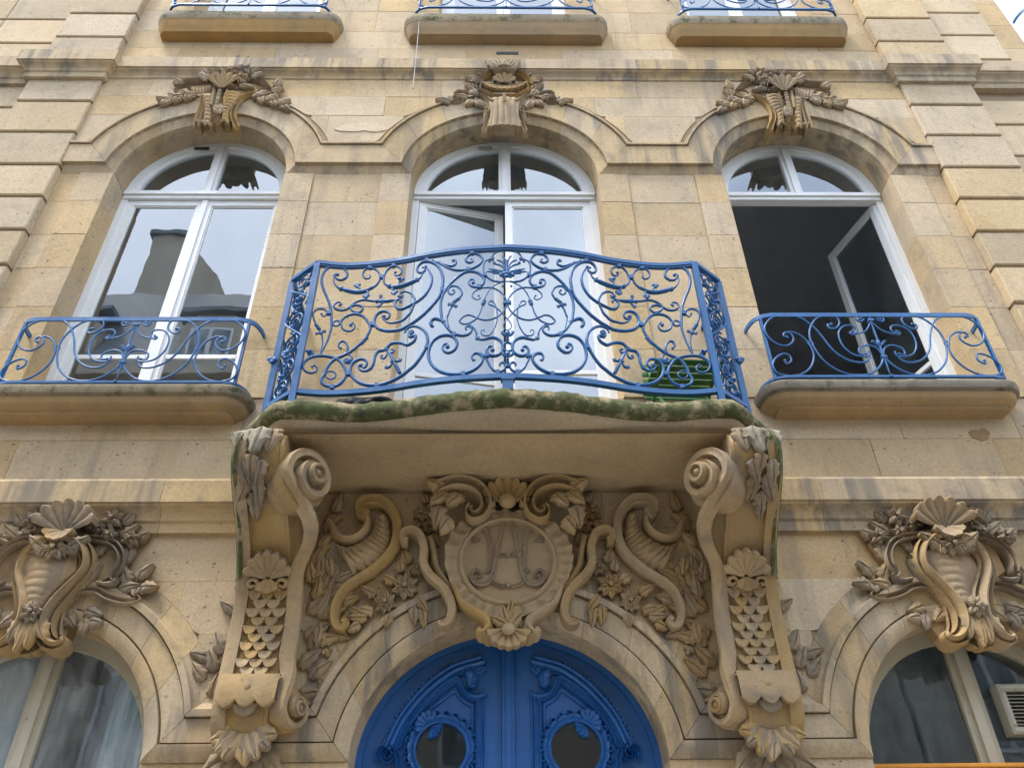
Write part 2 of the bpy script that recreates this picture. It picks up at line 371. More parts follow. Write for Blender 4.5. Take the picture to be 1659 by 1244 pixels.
impost(6.595, PUP, [(-XP0, UP[0]), (UP[0], UP[1]), (UP[1], UP[2]), (UP[2], XP0)], M['mould'])
impost(2.40, PLO, [(-5.5, LO[0]), (LO[0], LO[1]), (LO[1], LO[2]), (LO[2], 4.8)], M['mould'])
# wall stones -----------------------------------------------------
WALL = part('wall', MB().box(-6.4, XE-.05, .2, .245, 0, .3), M['joint'])
BK = MB()
def cell(x0, x1, z0, z1, y=0., arches=(), k=0., mat=None, back=.25, gap=.0007):
    """one ashlar; where an arch passes through it the lower edge follows the arch"""
    def low(x):
        z = z0
        for A in arches:
            u = (x-A['xc'])/(A['a']+k)
            if abs(u) < 1: z = max(z, A['zs']+(A['b']+k)*math.sqrt(1-u*u)+.001)
        return z
    g_ = gap; mat = mat or M['wall']
    hit = any(abs(x-A['xc']) < A['a']+k and low(x) > z0+1e-6 for A in arches for x in np.linspace(x0, x1, 30))
    if not hit:
        return part('stone', MB().cbox(x0+g_, x1-g_, y, back, z0+g_, z1-g_, .0018), mat, WALL)
    xs = [x for x in np.linspace(x0+g_, x1-g_, 22)]
    runs = []; cur = []
    for x in xs:
        if low(x) < z1-.012: cur.append(x)
        else:
            if len(cur) > 1: runs.append(cur)
            cur = []
    if len(cur) > 1: runs.append(cur)
    for c in runs:
        poly = [(x, low(x)+g_) for x in c]+[(x, z1-g_) for x in reversed(c)]
        mb = MB(); n = len(c)
        rows = [[(x, y, low(x)+g_) for x in c], [(x, y, z1-g_) for x in c], [(x, back, z1-g_) for x in c], [(x, back, low(x)+g_) for x in c]]
        mb.grid(rows, close_v=True)
        o = 0
        mb.f.append((0, n, 2*n, 3*n)); mb.f.append((n-1, 2*n-1, 3*n-1, 4*n-1))
        part('stone', mb, mat, WALL)
def jit(s=.004): return random.uniform(-s, s)
def course_cells(x0, x1, z0, z1, first, step, **kw):
    xs = [x0]; x = x0+first
    while x < x1-.16: xs.append(x); x += step*random.uniform(.85, 1.15)
    xs.append(x1)
    for a, b in zip(xs, xs[1:]): cell(a, b, z0, z1, y=kw.get('y', 0.)+random.uniform(0, .003), **{k: v for k, v in kw.items() if k != 'y'})
ZC = [3.84, 4.16, 4.46, 4.84, 5.21, 5.575, 5.91, 6.27, 6.593]
J = -.011                                       # jamb stones stand a little proud
wl, wr = -BAY-.655, -BAY+.655
for i, (z0, z1) in enumerate(zip(ZC, ZC[1:])):
    if z1 <= 4.465:
        course_cells(-XP0, XP0, z0, z1, .55+.35*(i % 2), .82)
        continue
    for s in (-1, 1):
        for (xa, xb, y) in ((wr, -1.475, J), (-1.475, -.955, 0), (-.955, -.725, J), (-XP0, -3.265, 0), (-3.265, wl, J)):
            if s > 0: xa, xb = -xb, -xa
            cell(xa, xb, z0, z1, y+random.uniform(0, .003))
for (xa, xb, z0, z1) in [(-XP0, XP0, 3.84, 4.45)]+[(s*c-h, s*c+h, 4.45, 6.59) for s in (-1, 1) for c, h in ((1.2135, .4835), (3.216, .2))]:
    BK.box(xa+.004, xb-.004, .009, .24, z0, z1)
for i, (z0, z1) in enumerate(((6.957, 7.30), (7.30, 7.56), (7.56, 7.80))):
    course_cells(-XP0, XP0, z0, z1, .42+.3*(i % 2), .86, y=-.036, arches=UP, k=KU)
for i, (z0, z1) in enumerate(((8.03, 8.36), (8.36, 8.64))): course_cells(-XP0, XP0, z0, z1, .5+.35*i, .9)
BK.box(-XP0, XP0, .009, .24, 8.03, 8.64)
UZ = [8.64, 9.0, 9.37, 9.74, 10.1, 10.5]
for z0, z1 in zip(UZ, UZ[1:]):
    for (xa, xb) in ((-XP0, -BAY-.60), (-BAY+.60, -1.2), (-1.2, -.62), (.62, 1.2), (1.2, BAY-.60), (BAY+.60, XP0)): cell(xa, xb, z0, z1, random.uniform(0, .003))
cell(-XP0, XP0, 10.5, 10.8)
for (xa, xb) in ((-XP0, -BAY-.60), (-BAY+.60, -.62), (.62, BAY-.60), (BAY+.60, XP0)): BK.box(xa+.004, xb-.004, .009, .24, 8.64, 10.5)
for i, (z0, z1) in enumerate(((2.72, 3.0), (3.0, 3.28), (3.28, 3.58))):
    course_cells(-5.5, 4.8, z0, z1, .5+.3*(i % 2), .8, arches=LO, k=KL)
for i in range(6):
    z0, z1 = i*.4, (i+1)*.4-.0005
    for (xa, xb) in ((-5.5, -BAY-.66), (-BAY+.66, -1.2), (-1.2, -.745), (.745, 1.2), (1.2, BAY-.66), (BAY+.66, 4.8)): cell(xa, xb, z0, z1, random.uniform(0, .003))
for s in (-1, 1): cell(s*BAY-.66, s*BAY+.66, 0, 1.0)
for (xa, xb) in ((-5.5, -BAY-.66), (-BAY+.66, -.745), (.745, BAY-.66), (BAY+.66, 4.8)): BK.box(xa+.004, xb-.004, .009, .24, 0, 2.4)
# wall beyond the pilasters, grooved courses
GZ = [3.84, 4.13, 4.49, 4.85, 5.21, 5.56, 5.91, 6.27, 6.635, 7.04, 7.455, 7.80]
GZ2 = [8.03, 8.43, 8.83, 9.23, 9.63, 10.03, 10.43, 10.8]
for zz in (GZ, GZ2):
    for i, (z0, z1) in enumerate(zip(zz, zz[1:])):
        for (xa, xb) in ((-6.4, -5.3), (-5.3, -4.66), (-4.66, -XP1), (XP1, 4.62)):
            part('stone', MB().cbox(xa+.002, xb-.002, .0+random.uniform(0, .003), .25, z0+.002-.18*(xa > 4), z1-.022-.18*(xa > 4), .008), M['block'], WALL)
        cell(4.62, XE, z0, z1, .012)
BK.box(-6.4, -XP1, .03, .24, 3.84, 10.8); BK.box(XP1, XE-.004, .03, .24, 3.84, 10.8)
def arch_back(x0, x1, ztop, y, arches, k):
    xs = np.linspace(x0, x1, 260); lo = []
    for x in xs:
        z = arches[0]['zs']+k+.002
        for A in arches:
            u = (x-A['xc'])/(A['a']+k-.03)
            if abs(u) < 1: z = max(z, A['zs']+(A['b']+k-.03)*math.sqrt(1-u*u))
        lo.append(min(z, ztop-.01))
    BK.grid([[(x, y, z) for x, z in zip(xs, lo)], [(x, y, ztop) for x in xs], [(x, .22, ztop) for x in xs], [(x, .22, z) for x, z in zip(xs, lo)]], close_v=True)
arch_back(-XP0, XP0, 7.8, -.026, UP, KU); arch_back(-5.5, 4.8, 3.58, .009, LO, KL)
part('mortar', BK, M['joint'], WALL)
def repair(px, py, y, rx_, rz_, mat, seed):
    c = atY(px, py, y); rnd = random.Random(seed); n = 22; ph = [rnd.uniform(0, 6) for _ in range(4)]
    pts = []
    for i in range(n):
        a = 2*PI*i/n; q = 1+.22*math.sin(2*a+ph[0])+.14*math.sin(3*a+ph[1])+.08*math.sin(7*a+ph[2]); pts.append((c[0]+rx_*q*math.cos(a), c[2]+rz_*q*math.sin(a)))
    part('repair_patch', MB().prism(pts, y-.0035, y+.01), mat, WALL)
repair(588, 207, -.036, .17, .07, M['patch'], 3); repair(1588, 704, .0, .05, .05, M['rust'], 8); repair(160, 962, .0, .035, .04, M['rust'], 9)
# pilasters ----------------------------------------------------------
for s in (-1, 1):
    x0, x1 = (XP0, XP1) if s > 0 else (-XP1, -XP0)
    pl = part('pilaster', MB().box(x0+.012, x1-.012, -.045, .25, 3.84, 10.8), M['joint'])
    for zz in (GZ, GZ2):
        for z0, z1 in zip(zz, zz[1:]):
            part('block', MB().cbox(x0, x1, -.066+random.uniform(0, .003), .25, z0+.002, z1-.026, .009), M['block'], pl)
# cornices with their breaks over the pilasters ------------------------
def cornice(zprof, name, cuts, ress):
    path = [(-6.4, 0)]
    if ress: path += [(-XP1, 0), (-XP1, -ress), (-XP0, -ress), (-XP0, 0), (XP0, 0), (XP0, -ress), (XP1, -ress), (XP1, 0)]
    path += [(XE, 0)]
    def off(i, p):
        x, y = path[i]
        if not ress or i in (0, len(path)-1): return (x, y-p)
        sx = {1: -1, 2: -1, 3: 1, 4: 1, 5: -1, 6: -1, 7: 1, 8: 1}[i]
        return (x+sx*p, y-p)
    def piece(idx, xa=None, xb=None):
        rows = []
        for q in idx:
            if isinstance(q, float): rows.append([(q, -p, z) for p, z in zprof])
            else: rows.append([(*off(q, p), z) for p, z in zprof])
        return MB().grid(rows, close_u=True, cap=True)
    core = MB()
    if ress:
        root = part(name, MB().box(-6.3, XE-.02, -.004, .2, zprof[0][1]+.01, zprof[-1][1]-.01), M['joint'])
        part('cornice_stone', piece([0, 1, 2, 3, 4, -XP0+.35]), M['mould'], root, 28)
        part('cornice_stone', piece([XP0-.35, 5, 6, 7, 8, 9]), M['mould'], root, 28)
        xs = [-XP0+.35]+cuts+[XP0-.35]
    else:
        root = part(name, MB().box(-6.3, -1.21, -.004, .2, zprof[0][1]+.01, zprof[-1][1]-.01).box(1.21, XE-.02, -.004, .2, zprof[0][1]+.01, zprof[-1][1]-.01), M['joint'])
        xs = [-6.4]+cuts+[XE]
    for a, b in zip(xs, xs[1:]):
        if not ress and -1.25 < (a+b)/2 < 1.25: continue          # the cornice stops against the consoles
        part('cornice_stone', piece([a+.0012, b-.0012]), M['mould'], root, 28)
UC = [(-.2, 7.74), (.03, 7.74), (.03, 7.80), (.045, 7.812), (.045, 7.825), (.052, 7.845), (.07, 7.862), (.088, 7.872), (.09, 7.885), (.104, 7.888), (.104, 8.03), (.085, 8.055), (-.2, 8.06)]
LC = [(-.2, 3.545), (.03, 3.545), (.03, 3.60), (.045, 3.612), (.045, 3.628), (.055, 3.652), (.075, 3.672), (.092, 3.68), (.094, 3.692), (.106, 3.695), (.106, 3.825), (.085, 3.85), (-.2, 3.855)]
cornice(UC, 'cornice', [-2.2, -1.05, .1, 1.15, 2.25], .066)
cornice(LC, 'cornice', [-5.2, -4.0, -2.9, -1.9, -1.2, 1.2, 1.75, 2.9, 4.0], 0)
course_cells(-1.2, 1.2, 3.58, 3.84, .5, .7)
part('mortar', MB().box(-1.2, 1.2, .009, .24, 3.57, 3.85), M['joint'], WALL)
part('terrace_wall', MB().box(XE+.004, 6.6, .02, 3.0, 0, 8.33), M['wall'])
# rooms behind the glass ----------------------------------------------
for (z0, z1) in ((0.02, 3.75), (3.98, 7.9), (8.1, 10.75)):
    rm = MB(); rm.box(-6.3, XE-.1, .262, 4.2, z0, z1)
    if z0 > 3: rm.f = [f for k, f in enumerate(rm.f) if k != 0]
    else: rm.f = [f for k, f in enumerate(rm.f) if k != 0]
    tag(obj('room', rm, M['room'], recalc=False), kind='structure')
# ------------------------------------------------------------------ windows
RV = .2
def ring(A, o0, o1, y0, y1, n=22, t0=0., t1=1.):
    rows = []
    for j in range(n+1):
        th = PI*(t0+(t1-t0)*j/n); c, s_ = math.cos(th), math.sin(th)
        P = lambda o: (A['xc']+(A['a']+o)*c, A['zs']+(A['b']+o)*s_)
        (xa, za), (xb, zb) = P(o0), P(o1)
        rows.append([(xa, y0, za), (xb, y0, zb), (xb, y1, zb), (xa, y1, za)])
    return MB().grid(rows, close_u=True, cap=True)
def sash(hx, y, w_, z0, z1, ang, side, mat, gl, parent, bars=(), stile=.055):
    """casement hung at x = hx; side +1 extends towards +x; ang opens it inwards"""
    def X(mb):
        c, s_ = math.cos(ang), math.sin(ang); m = MB(); m.f = mb.f
        m.v = [(hx+side*(c*x-s_*yy), y+s_*x+c*yy, z) for x, yy, z in mb.v]; return m
    fr = MB(); d = .042
    fr.box(0, stile, -d/2, d/2, z0, z1); fr.box(w_-stile, w_, -d/2, d/2, z0, z1)
    fr.box(stile, w_-stile, -d/2, d/2, z1-stile, z1); fr.box(stile, w_-stile, -d/2, d/2, z0, z0+.11)
    b = stile
    fr.box(b, b+.012, -d/2+.01, d/2-.01, z0+.11, z1-b); fr.box(w_-b-.012, w_-b, -d/2+.01, d/2-.01, z0+.11, z1-b)
    fr.box(b+.012, w_-b-.012, -d/2+.01, d/2-.01, z1-b-.012, z1-b)
    for zb in bars: fr.box(stile+.012, w_-stile-.012, -d/2+.006, d/2-.006, zb-.016, zb+.016)
    o = part('sash', X(fr), mat, parent)
    zz = [z0+.11]+list(bars)+[z1-stile-.012]
    for a, b_ in zip(zz, zz[1:]):
        part('pane', X(MB().box(stile+.006, w_-stile-.006, -.003, .003, a+.004, b_-.004)), gl, parent)
    return o
def arched_window(A, zbot, ang_l, ang_r, bar, mat=M['white'], gl=M['glass'], label=None):
    xc, a, b, zs = A['xc'], A['a'], A['b'], A['zs']
    fr = ring(A, .01, -.05, RV, RV+.06)
    for s in (-1, 1): fr.box(xc+s*(a-.02)-.03, xc+s*(a-.02)+.03, RV, RV+.06, zbot, zs)
    fr.box(xc-a+.05, xc+a-.05, RV+.002, RV+.058, zbot, zbot+.05)
    root = part('window', fr, mat, TH, 35, label)
    part('arch_sash', ring(A, -.05, -.098, RV+.014, RV+.052, 22, .03, .97).box(xc-a+.05, xc+a-.05, RV+.0145, RV+.0515, zs+.022, zs+.06), mat, root, 35)
    tr = MB().box(xc-a+.01, xc+a-.01, RV-.014, RV+.056, zs-.065, zs+.022); tr.box(xc-a+.012, xc+a-.012, RV-.03, RV-.014, zs-.03, zs+.004)
    part('transom', tr, mat, root)
    ml = MB().box(xc-.048, xc+.048, RV+.004, RV+.05, zs+.0225, zs+b-.045); ml.box(xc-.02, xc+.02, RV-.012, RV+.004, zs+.0225, zs+b-.05)
    part('mullion', ml, mat, root)
    for s in (-1, 1):
        ia, ib = a-.095, b-.095; xs = np.linspace(.046, ia*.985, 14)
        poly = [(xc+s*x, zs+ib*math.sqrt(max(0, 1-(x/ia)**2))) for x in xs if ib*math.sqrt(max(0, 1-(x/ia)**2)) > .062]
        poly = poly+[(poly[-1][0], zs+.058), (xc+s*.046, zs+.058)]
        part('pane', MB().prism(poly, RV+.03, RV+.036), gl, root)
    w_ = a-.052
    sash(xc-a+.05, RV+.033, w_, zbot+.052, zs-.068, ang_l, 1, mat, gl, root, (bar,))
    sash(xc+a-.05, RV+.033, w_, zbot+.052, zs-.068, ang_r, -1, mat, gl, root, (bar,))
    if ang_l == 0 and ang_r == 0: part('cover_strip', MB().box(xc-.022, xc+.022, RV+.0, RV+.0115, zbot+.052, zs-.069), mat, root)
    part('window_board', MB().box(xc-a-.0, xc+a, .03, RV-.002, zbot-.04, zbot-.002), M['mould'], root)
    return root
def slot(root, px, py, mat):
    q = atY(px, py, RV-.004); mb = MB().box(-.06, .06, -.006, .004, -.014, .014); a = -.18*(q[0]-root[1])
    part('trickle_vent', MB().add([(q[0]+x*math.cos(a)-z*math.sin(a), RV-.004+y, q[2]+x*math.sin(a)+z*math.cos(a)) for x, y, z in mb.v], mb.f), mat, root[0])
slot((arched_window(UP[0], 4.46, 0, 0, 4.965, label='closed white window mirroring a chimney'), -BAY), 327, 241, M['black'])
slot((arched_window(UP[1], 4.16, math.radians(12), 0, 4.83, label='white french window, left leaf ajar'), 0), 786, 240, M['metal'])
arched_window(UP[2], 4.46, math.radians(96), math.radians(74), 4.965, label='white window standing wide open')
# ground floor windows
def low_window(A, label, gl):
    xc, a, b, zs = A['xc'], A['a'], A['b'], A['zs']; y = .17
    fr = ring(A, .01, -.07, y, y+.07); fr.box(xc-a+.02, xc+a-.02, y-.012, y+.06, zs-.12, zs-.045)
    for s in (-1, 1): fr.box(xc+s*(a-.03)-.04, xc+s*(a-.03)+.04, y, y+.07, 1.0, zs)
    root = part('window', fr, M['oldwhite'], TH, 35, label)
    ml = MB().box(xc-.058, xc+.058, y+.008, y+.06, zs-.045, zs+b-.06); ml.box(xc-.024, xc+.024, y-.012, y+.008, zs-.045, zs+b-.065)
    part('mullion', ml, M['oldwhite'], root)
    for s in (-1, 1):
        ia, ib = a-.062, b-.062; xs = np.linspace(.056, ia, 16)
        poly = [(xc+s*x, zs+ib*math.sqrt(max(0, 1-(x/ia)**2))) for x in xs]+[(xc+s*ia, zs-.05), (xc+s*.056, zs-.05)]
        part('pane', MB().prism(poly, y+.03, y+.036), gl, root)
        part('lower_pane', MB().box(min(xc+s*.056, xc+s*ia), max(xc+s*.056, xc+s*ia), y+.03, y+.036, 1.05, zs-.115), gl, root)
    part('mullion', MB().box(xc-.05, xc+.05, y+.008, y+.06, 1.0, zs-.12), M['oldwhite'], root)
    return root
low_window(LO[0], 'old arched window with pale curtains, peeling frame', M['sheenglass']); low_window(LO[2], 'old arched window with dark panes, peeling frame', M['oldglass'])
for (x0, x1) in ((-3.0, -2.45), (-2.02, -1.66)):
    n = 24; rows = [[(x0+(x1-x0)*i/n, (.27+.012*math.sin(i*1.9)), z) for i in range(n+1)] for z in (1.1, 3.2)]
    tag(obj('curtain', MB().grid(rows), M['curtain'], None, 60), 'pale hanging curtain behind the lower left window, %s half' % ('left' if x0 < -2.5 else 'right'), 'curtain')
fan = empty('ventilation_fan', (2.93, .16, 2.55))
tag(fan, 'square extractor fan with dark louvres set in the lower right window', 'fan')
fx, fz = 2.60, 2.645; 
f0 = np.array([fan.location[0], fan.location[1], fan.location[2]])
def fp(n, mb, mat): return obj(n, shift(mb, *(-f0)), mat, fan)
h = .12; fm = MB()
for (a_, b_, c_, d_) in ((-h, h, h-.035, h), (-h, h, -h, -h+.035), (-h, -h+.035, -h+.035, h-.035), (h-.035, h, -h+.035, h-.035)): fm.cbox(fx+a_, fx+b_, .12, .21, fz+c_, fz+d_, .012)
fp('housing', fm, M['metal']); fp('back_plate', MB().box(fx-h+.036, fx+h-.036, .19, .2, fz-h+.036, fz+h-.036), M['black'])
for k in range(9):
    z = fz-h+.05+k*(2*h-.1)/8
    fp('louvre', MB().add([(fx-h+.036, .135, z-.004), (fx+h-.036, .135, z-.004), (fx+h-.036, .175, z+.014), (fx-h+.036, .175, z+.014), (fx-h+.036, .139, z-.006), (fx+h-.036, .139, z-.006), (fx+h-.036, .179, z+.012), (fx-h+.036, .179, z+.012)],
       [(0, 1, 2, 3), (7, 6, 5, 4), (0, 4, 5, 1), (1, 5, 6, 2), (2, 6, 7, 3), (3, 7, 4, 0)]), M['metal'])
BT = float(atY(1500, 1236, .09)[2])
sb = empty('shop_board', (BAY, .1, 2.2))
tag(sb, 'orange board along the foot of the lower right window', 'board')
obj('panel', shift(MB().cbox(BAY-.66, BAY+.66, .10, .14, 1.95, BT-.02, .01), -BAY, -.1, -2.2), M['orange'], sb)
obj('top_trim', shift(MB().cbox(BAY-.66, BAY+.66, .085, .139, BT-.019, BT, .004), -BAY, -.1, -2.2), M['orange'], sb)
# upper floor windows: only their feet are in view
for A, hw in ((UP[0], .60), (UP[1], .62), (UP[2], .60)):
    xc = A['xc']; fr = MB()
    for s in (-1, 1): fr.box(xc+s*(hw-.03)-.03, xc+s*(hw-.03)+.03, RV, RV+.06, 8.64, 10.5)
    fr.box(xc-hw+.06, xc+hw-.06, RV, RV+.06, 10.44, 10.5); fr.box(xc-hw+.06, xc+hw-.06, RV, RV+.06, 8.64, 8.70)
    root = part('window', fr, M['white'])
    sash(xc-hw+.06, RV+.033, hw-.062, 8.71, 10.43, 0, 1, M['white'], M['glass'], root, (9.3,))
    sash(xc+hw-.06, RV+.033, hw-.062, 8.71, 10.43, 0, -1, M['white'], M['glass'], root, (9.3,))
# ------------------------------------------------------------------ sills and balcony slab
def plan_round(hl, dep, rad, n=7):
    pts = [(-hl, .02)]
    for k in range(n+1):
        a = PI+PI/2*k/n; pts.append((-hl+rad+rad*math.cos(a), -dep+rad+rad*math.sin(a)))
    for k in range(n+1):
        a = 1.5*PI+PI/2*k/n; pts.append((hl-rad+rad*math.cos(a), -dep+rad+rad*math.sin(a)))
    return pts+[(hl, .02)]
def sill(xc, dz, hl, dep, rad, prof, mat, mat2, name='window_sill', split=3):
    rows = [[(xc+x, y, z+dz) for x, y in plan_round(hl-d, dep-d, max(.012, rad-d))] for d, z in prof]
    root = part(name, MB().grid(rows[:split+1], cap=True), mat, TH, 40)
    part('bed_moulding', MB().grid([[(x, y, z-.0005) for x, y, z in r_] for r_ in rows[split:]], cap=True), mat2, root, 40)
    return root
PS = [(.05, 4.462), (.018, 4.455), (.002, 4.44), (0, 4.415), (.008, 4.39), (.03, 4.377), (.034, 4.372), (.036, 4.35), (.05, 4.335), (.085, 4.322), (.098, 4.318), (.10, 4.30), (.19, 4.297)]
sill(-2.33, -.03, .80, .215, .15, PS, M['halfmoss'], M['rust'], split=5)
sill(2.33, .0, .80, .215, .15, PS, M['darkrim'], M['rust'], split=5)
PU = [(.05, 8.725), (.015, 8.715), (0, 8.69), (0, 8.63), (.012, 8.59), (.02, 8.575), (.022, 8.55), (.045, 8.50), (.052, 8.475), (.06, 8.452), (.13, 8.448)]
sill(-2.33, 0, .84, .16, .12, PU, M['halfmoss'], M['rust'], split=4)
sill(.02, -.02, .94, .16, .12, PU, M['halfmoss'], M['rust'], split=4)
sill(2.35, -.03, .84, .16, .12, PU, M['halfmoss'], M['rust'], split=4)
SP = [(1.418, -.0), (1.418, -.34), (1.398, -.395), (1.205, -.62), (1.16, -.645)]
SPF = [(1.16, -.645), (1.02, -.645), (.84, -.618), (.65, -.63), (.45, -.675), (.26, -.716), (0, -.745)]
half = [np.array(p) for p in SP[:-1]]+cr(SPF, 10)
plan = [np.array((-p[0], p[1])) for p in half]+[p for p in half[::-1][1:]]
def inset(pl, d):
    out = []
    for i, p in enumerate(pl):
        a = pl[max(i-1, 0)]; b = pl[min(i+1, len(pl)-1)]
        if i == 0 or i == len(pl)-1: n_ = np.array((1., 0)) if i == 0 else np.array((-1., 0))
        else:
            t1 = (p-a)/np.linalg.norm(p-a); t2 = (b-p)/np.linalg.norm(b-p); n_ = np.array((-(t1+t2)[1], (t1+t2)[0])); n_ /= np.linalg.norm(n_)
            n_ = n_/max(.6, np.dot(n_, np.array((-t1[1], t1[0]))))
        out.append(p+n_*d)
    return out
def slab(prof, y_end=.0): return [[(x, min(y, .02), z) for x, y in inset(plan, d)] for d, z in prof]
R1 = slab([(.06, 4.0), (.02, 3.998), (-.006, 3.984), (-.022, 3.96), (-.026, 3.932), (-.018, 3.905), (.0, 3.888), (.02, 3.884)])
rim = MB().grid(R1, cap=True)
rim.v = [(x, y+.0045*math.sin(37*x+1.3*math.sin(11*x))+.003*math.sin(83*x+z*60), z+.0035*math.sin(51*x+2)*math.sin(19*x)) for x, y, z in rim.v]
BALC = part('balcony', rim, M['mossy'], TH, 50, 'serpentine stone balcony slab, edge green with moss')
R2 = slab([(.021, 3.8835), (.024, 3.876), (.036, 3.862), (.062, 3.846), (.10, 3.835), (.15, 3.828), (.19, 3.822), (.24, 3.818)])
part('bed_moulding', MB().grid(R2, cap=True), M['soffit'], BALC, 40)
n = 30; rows = []
for j in range(9):                        # soffit sweeps down to the wall between the consoles
    y = -.60*(1-j/8); z = 3.810-.012*(j/8)**2
    rows.append([(-1.3+2.6*i/n, max(y, -.02 if j == 8 else -9), z) for i in range(n+1)])
rows2 = [[(x, y, z+.012) for x, y, z in r_] for r_ in rows]
sf = MB().grid(rows); sf.grid(rows2)
part('soffit', sf, M['soffit'], BALC, 60)
# ------------------------------------------------------------------ ironwork
gx = np.array([0, .26, .45, .64, .83, .98, 1.125]); gy = np.array([-.732, -.708, -.672, -.622, -.590, -.582, -.602])
_gs = cr(list(zip(gx, gy)), 8); _gX = [p[0] for p in _gs]; _gY = [p[1] for p in _gs]
def gplan(x): return float(np.interp(abs(x), _gX, _gY))
def onrail(px, py):
    y = -.65
    for _ in range(8): p = atY(px, py, y); y = gplan(p[0])
    return atY(px, py, y)
ZB, ZT = 4.075, 5.02
ZA, ZBr, ZCr, ZD = reg(500, 400, 9.57), reg(660, 395, 9.57), reg(480, 515, 9.57), reg(660, 510, 9.57)
A_, B_, C_, D_ = 'A', 'B', 'C', 'D'
RG = {'A': ZA, 'B': ZBr, 'C': ZCr, 'D': ZD}
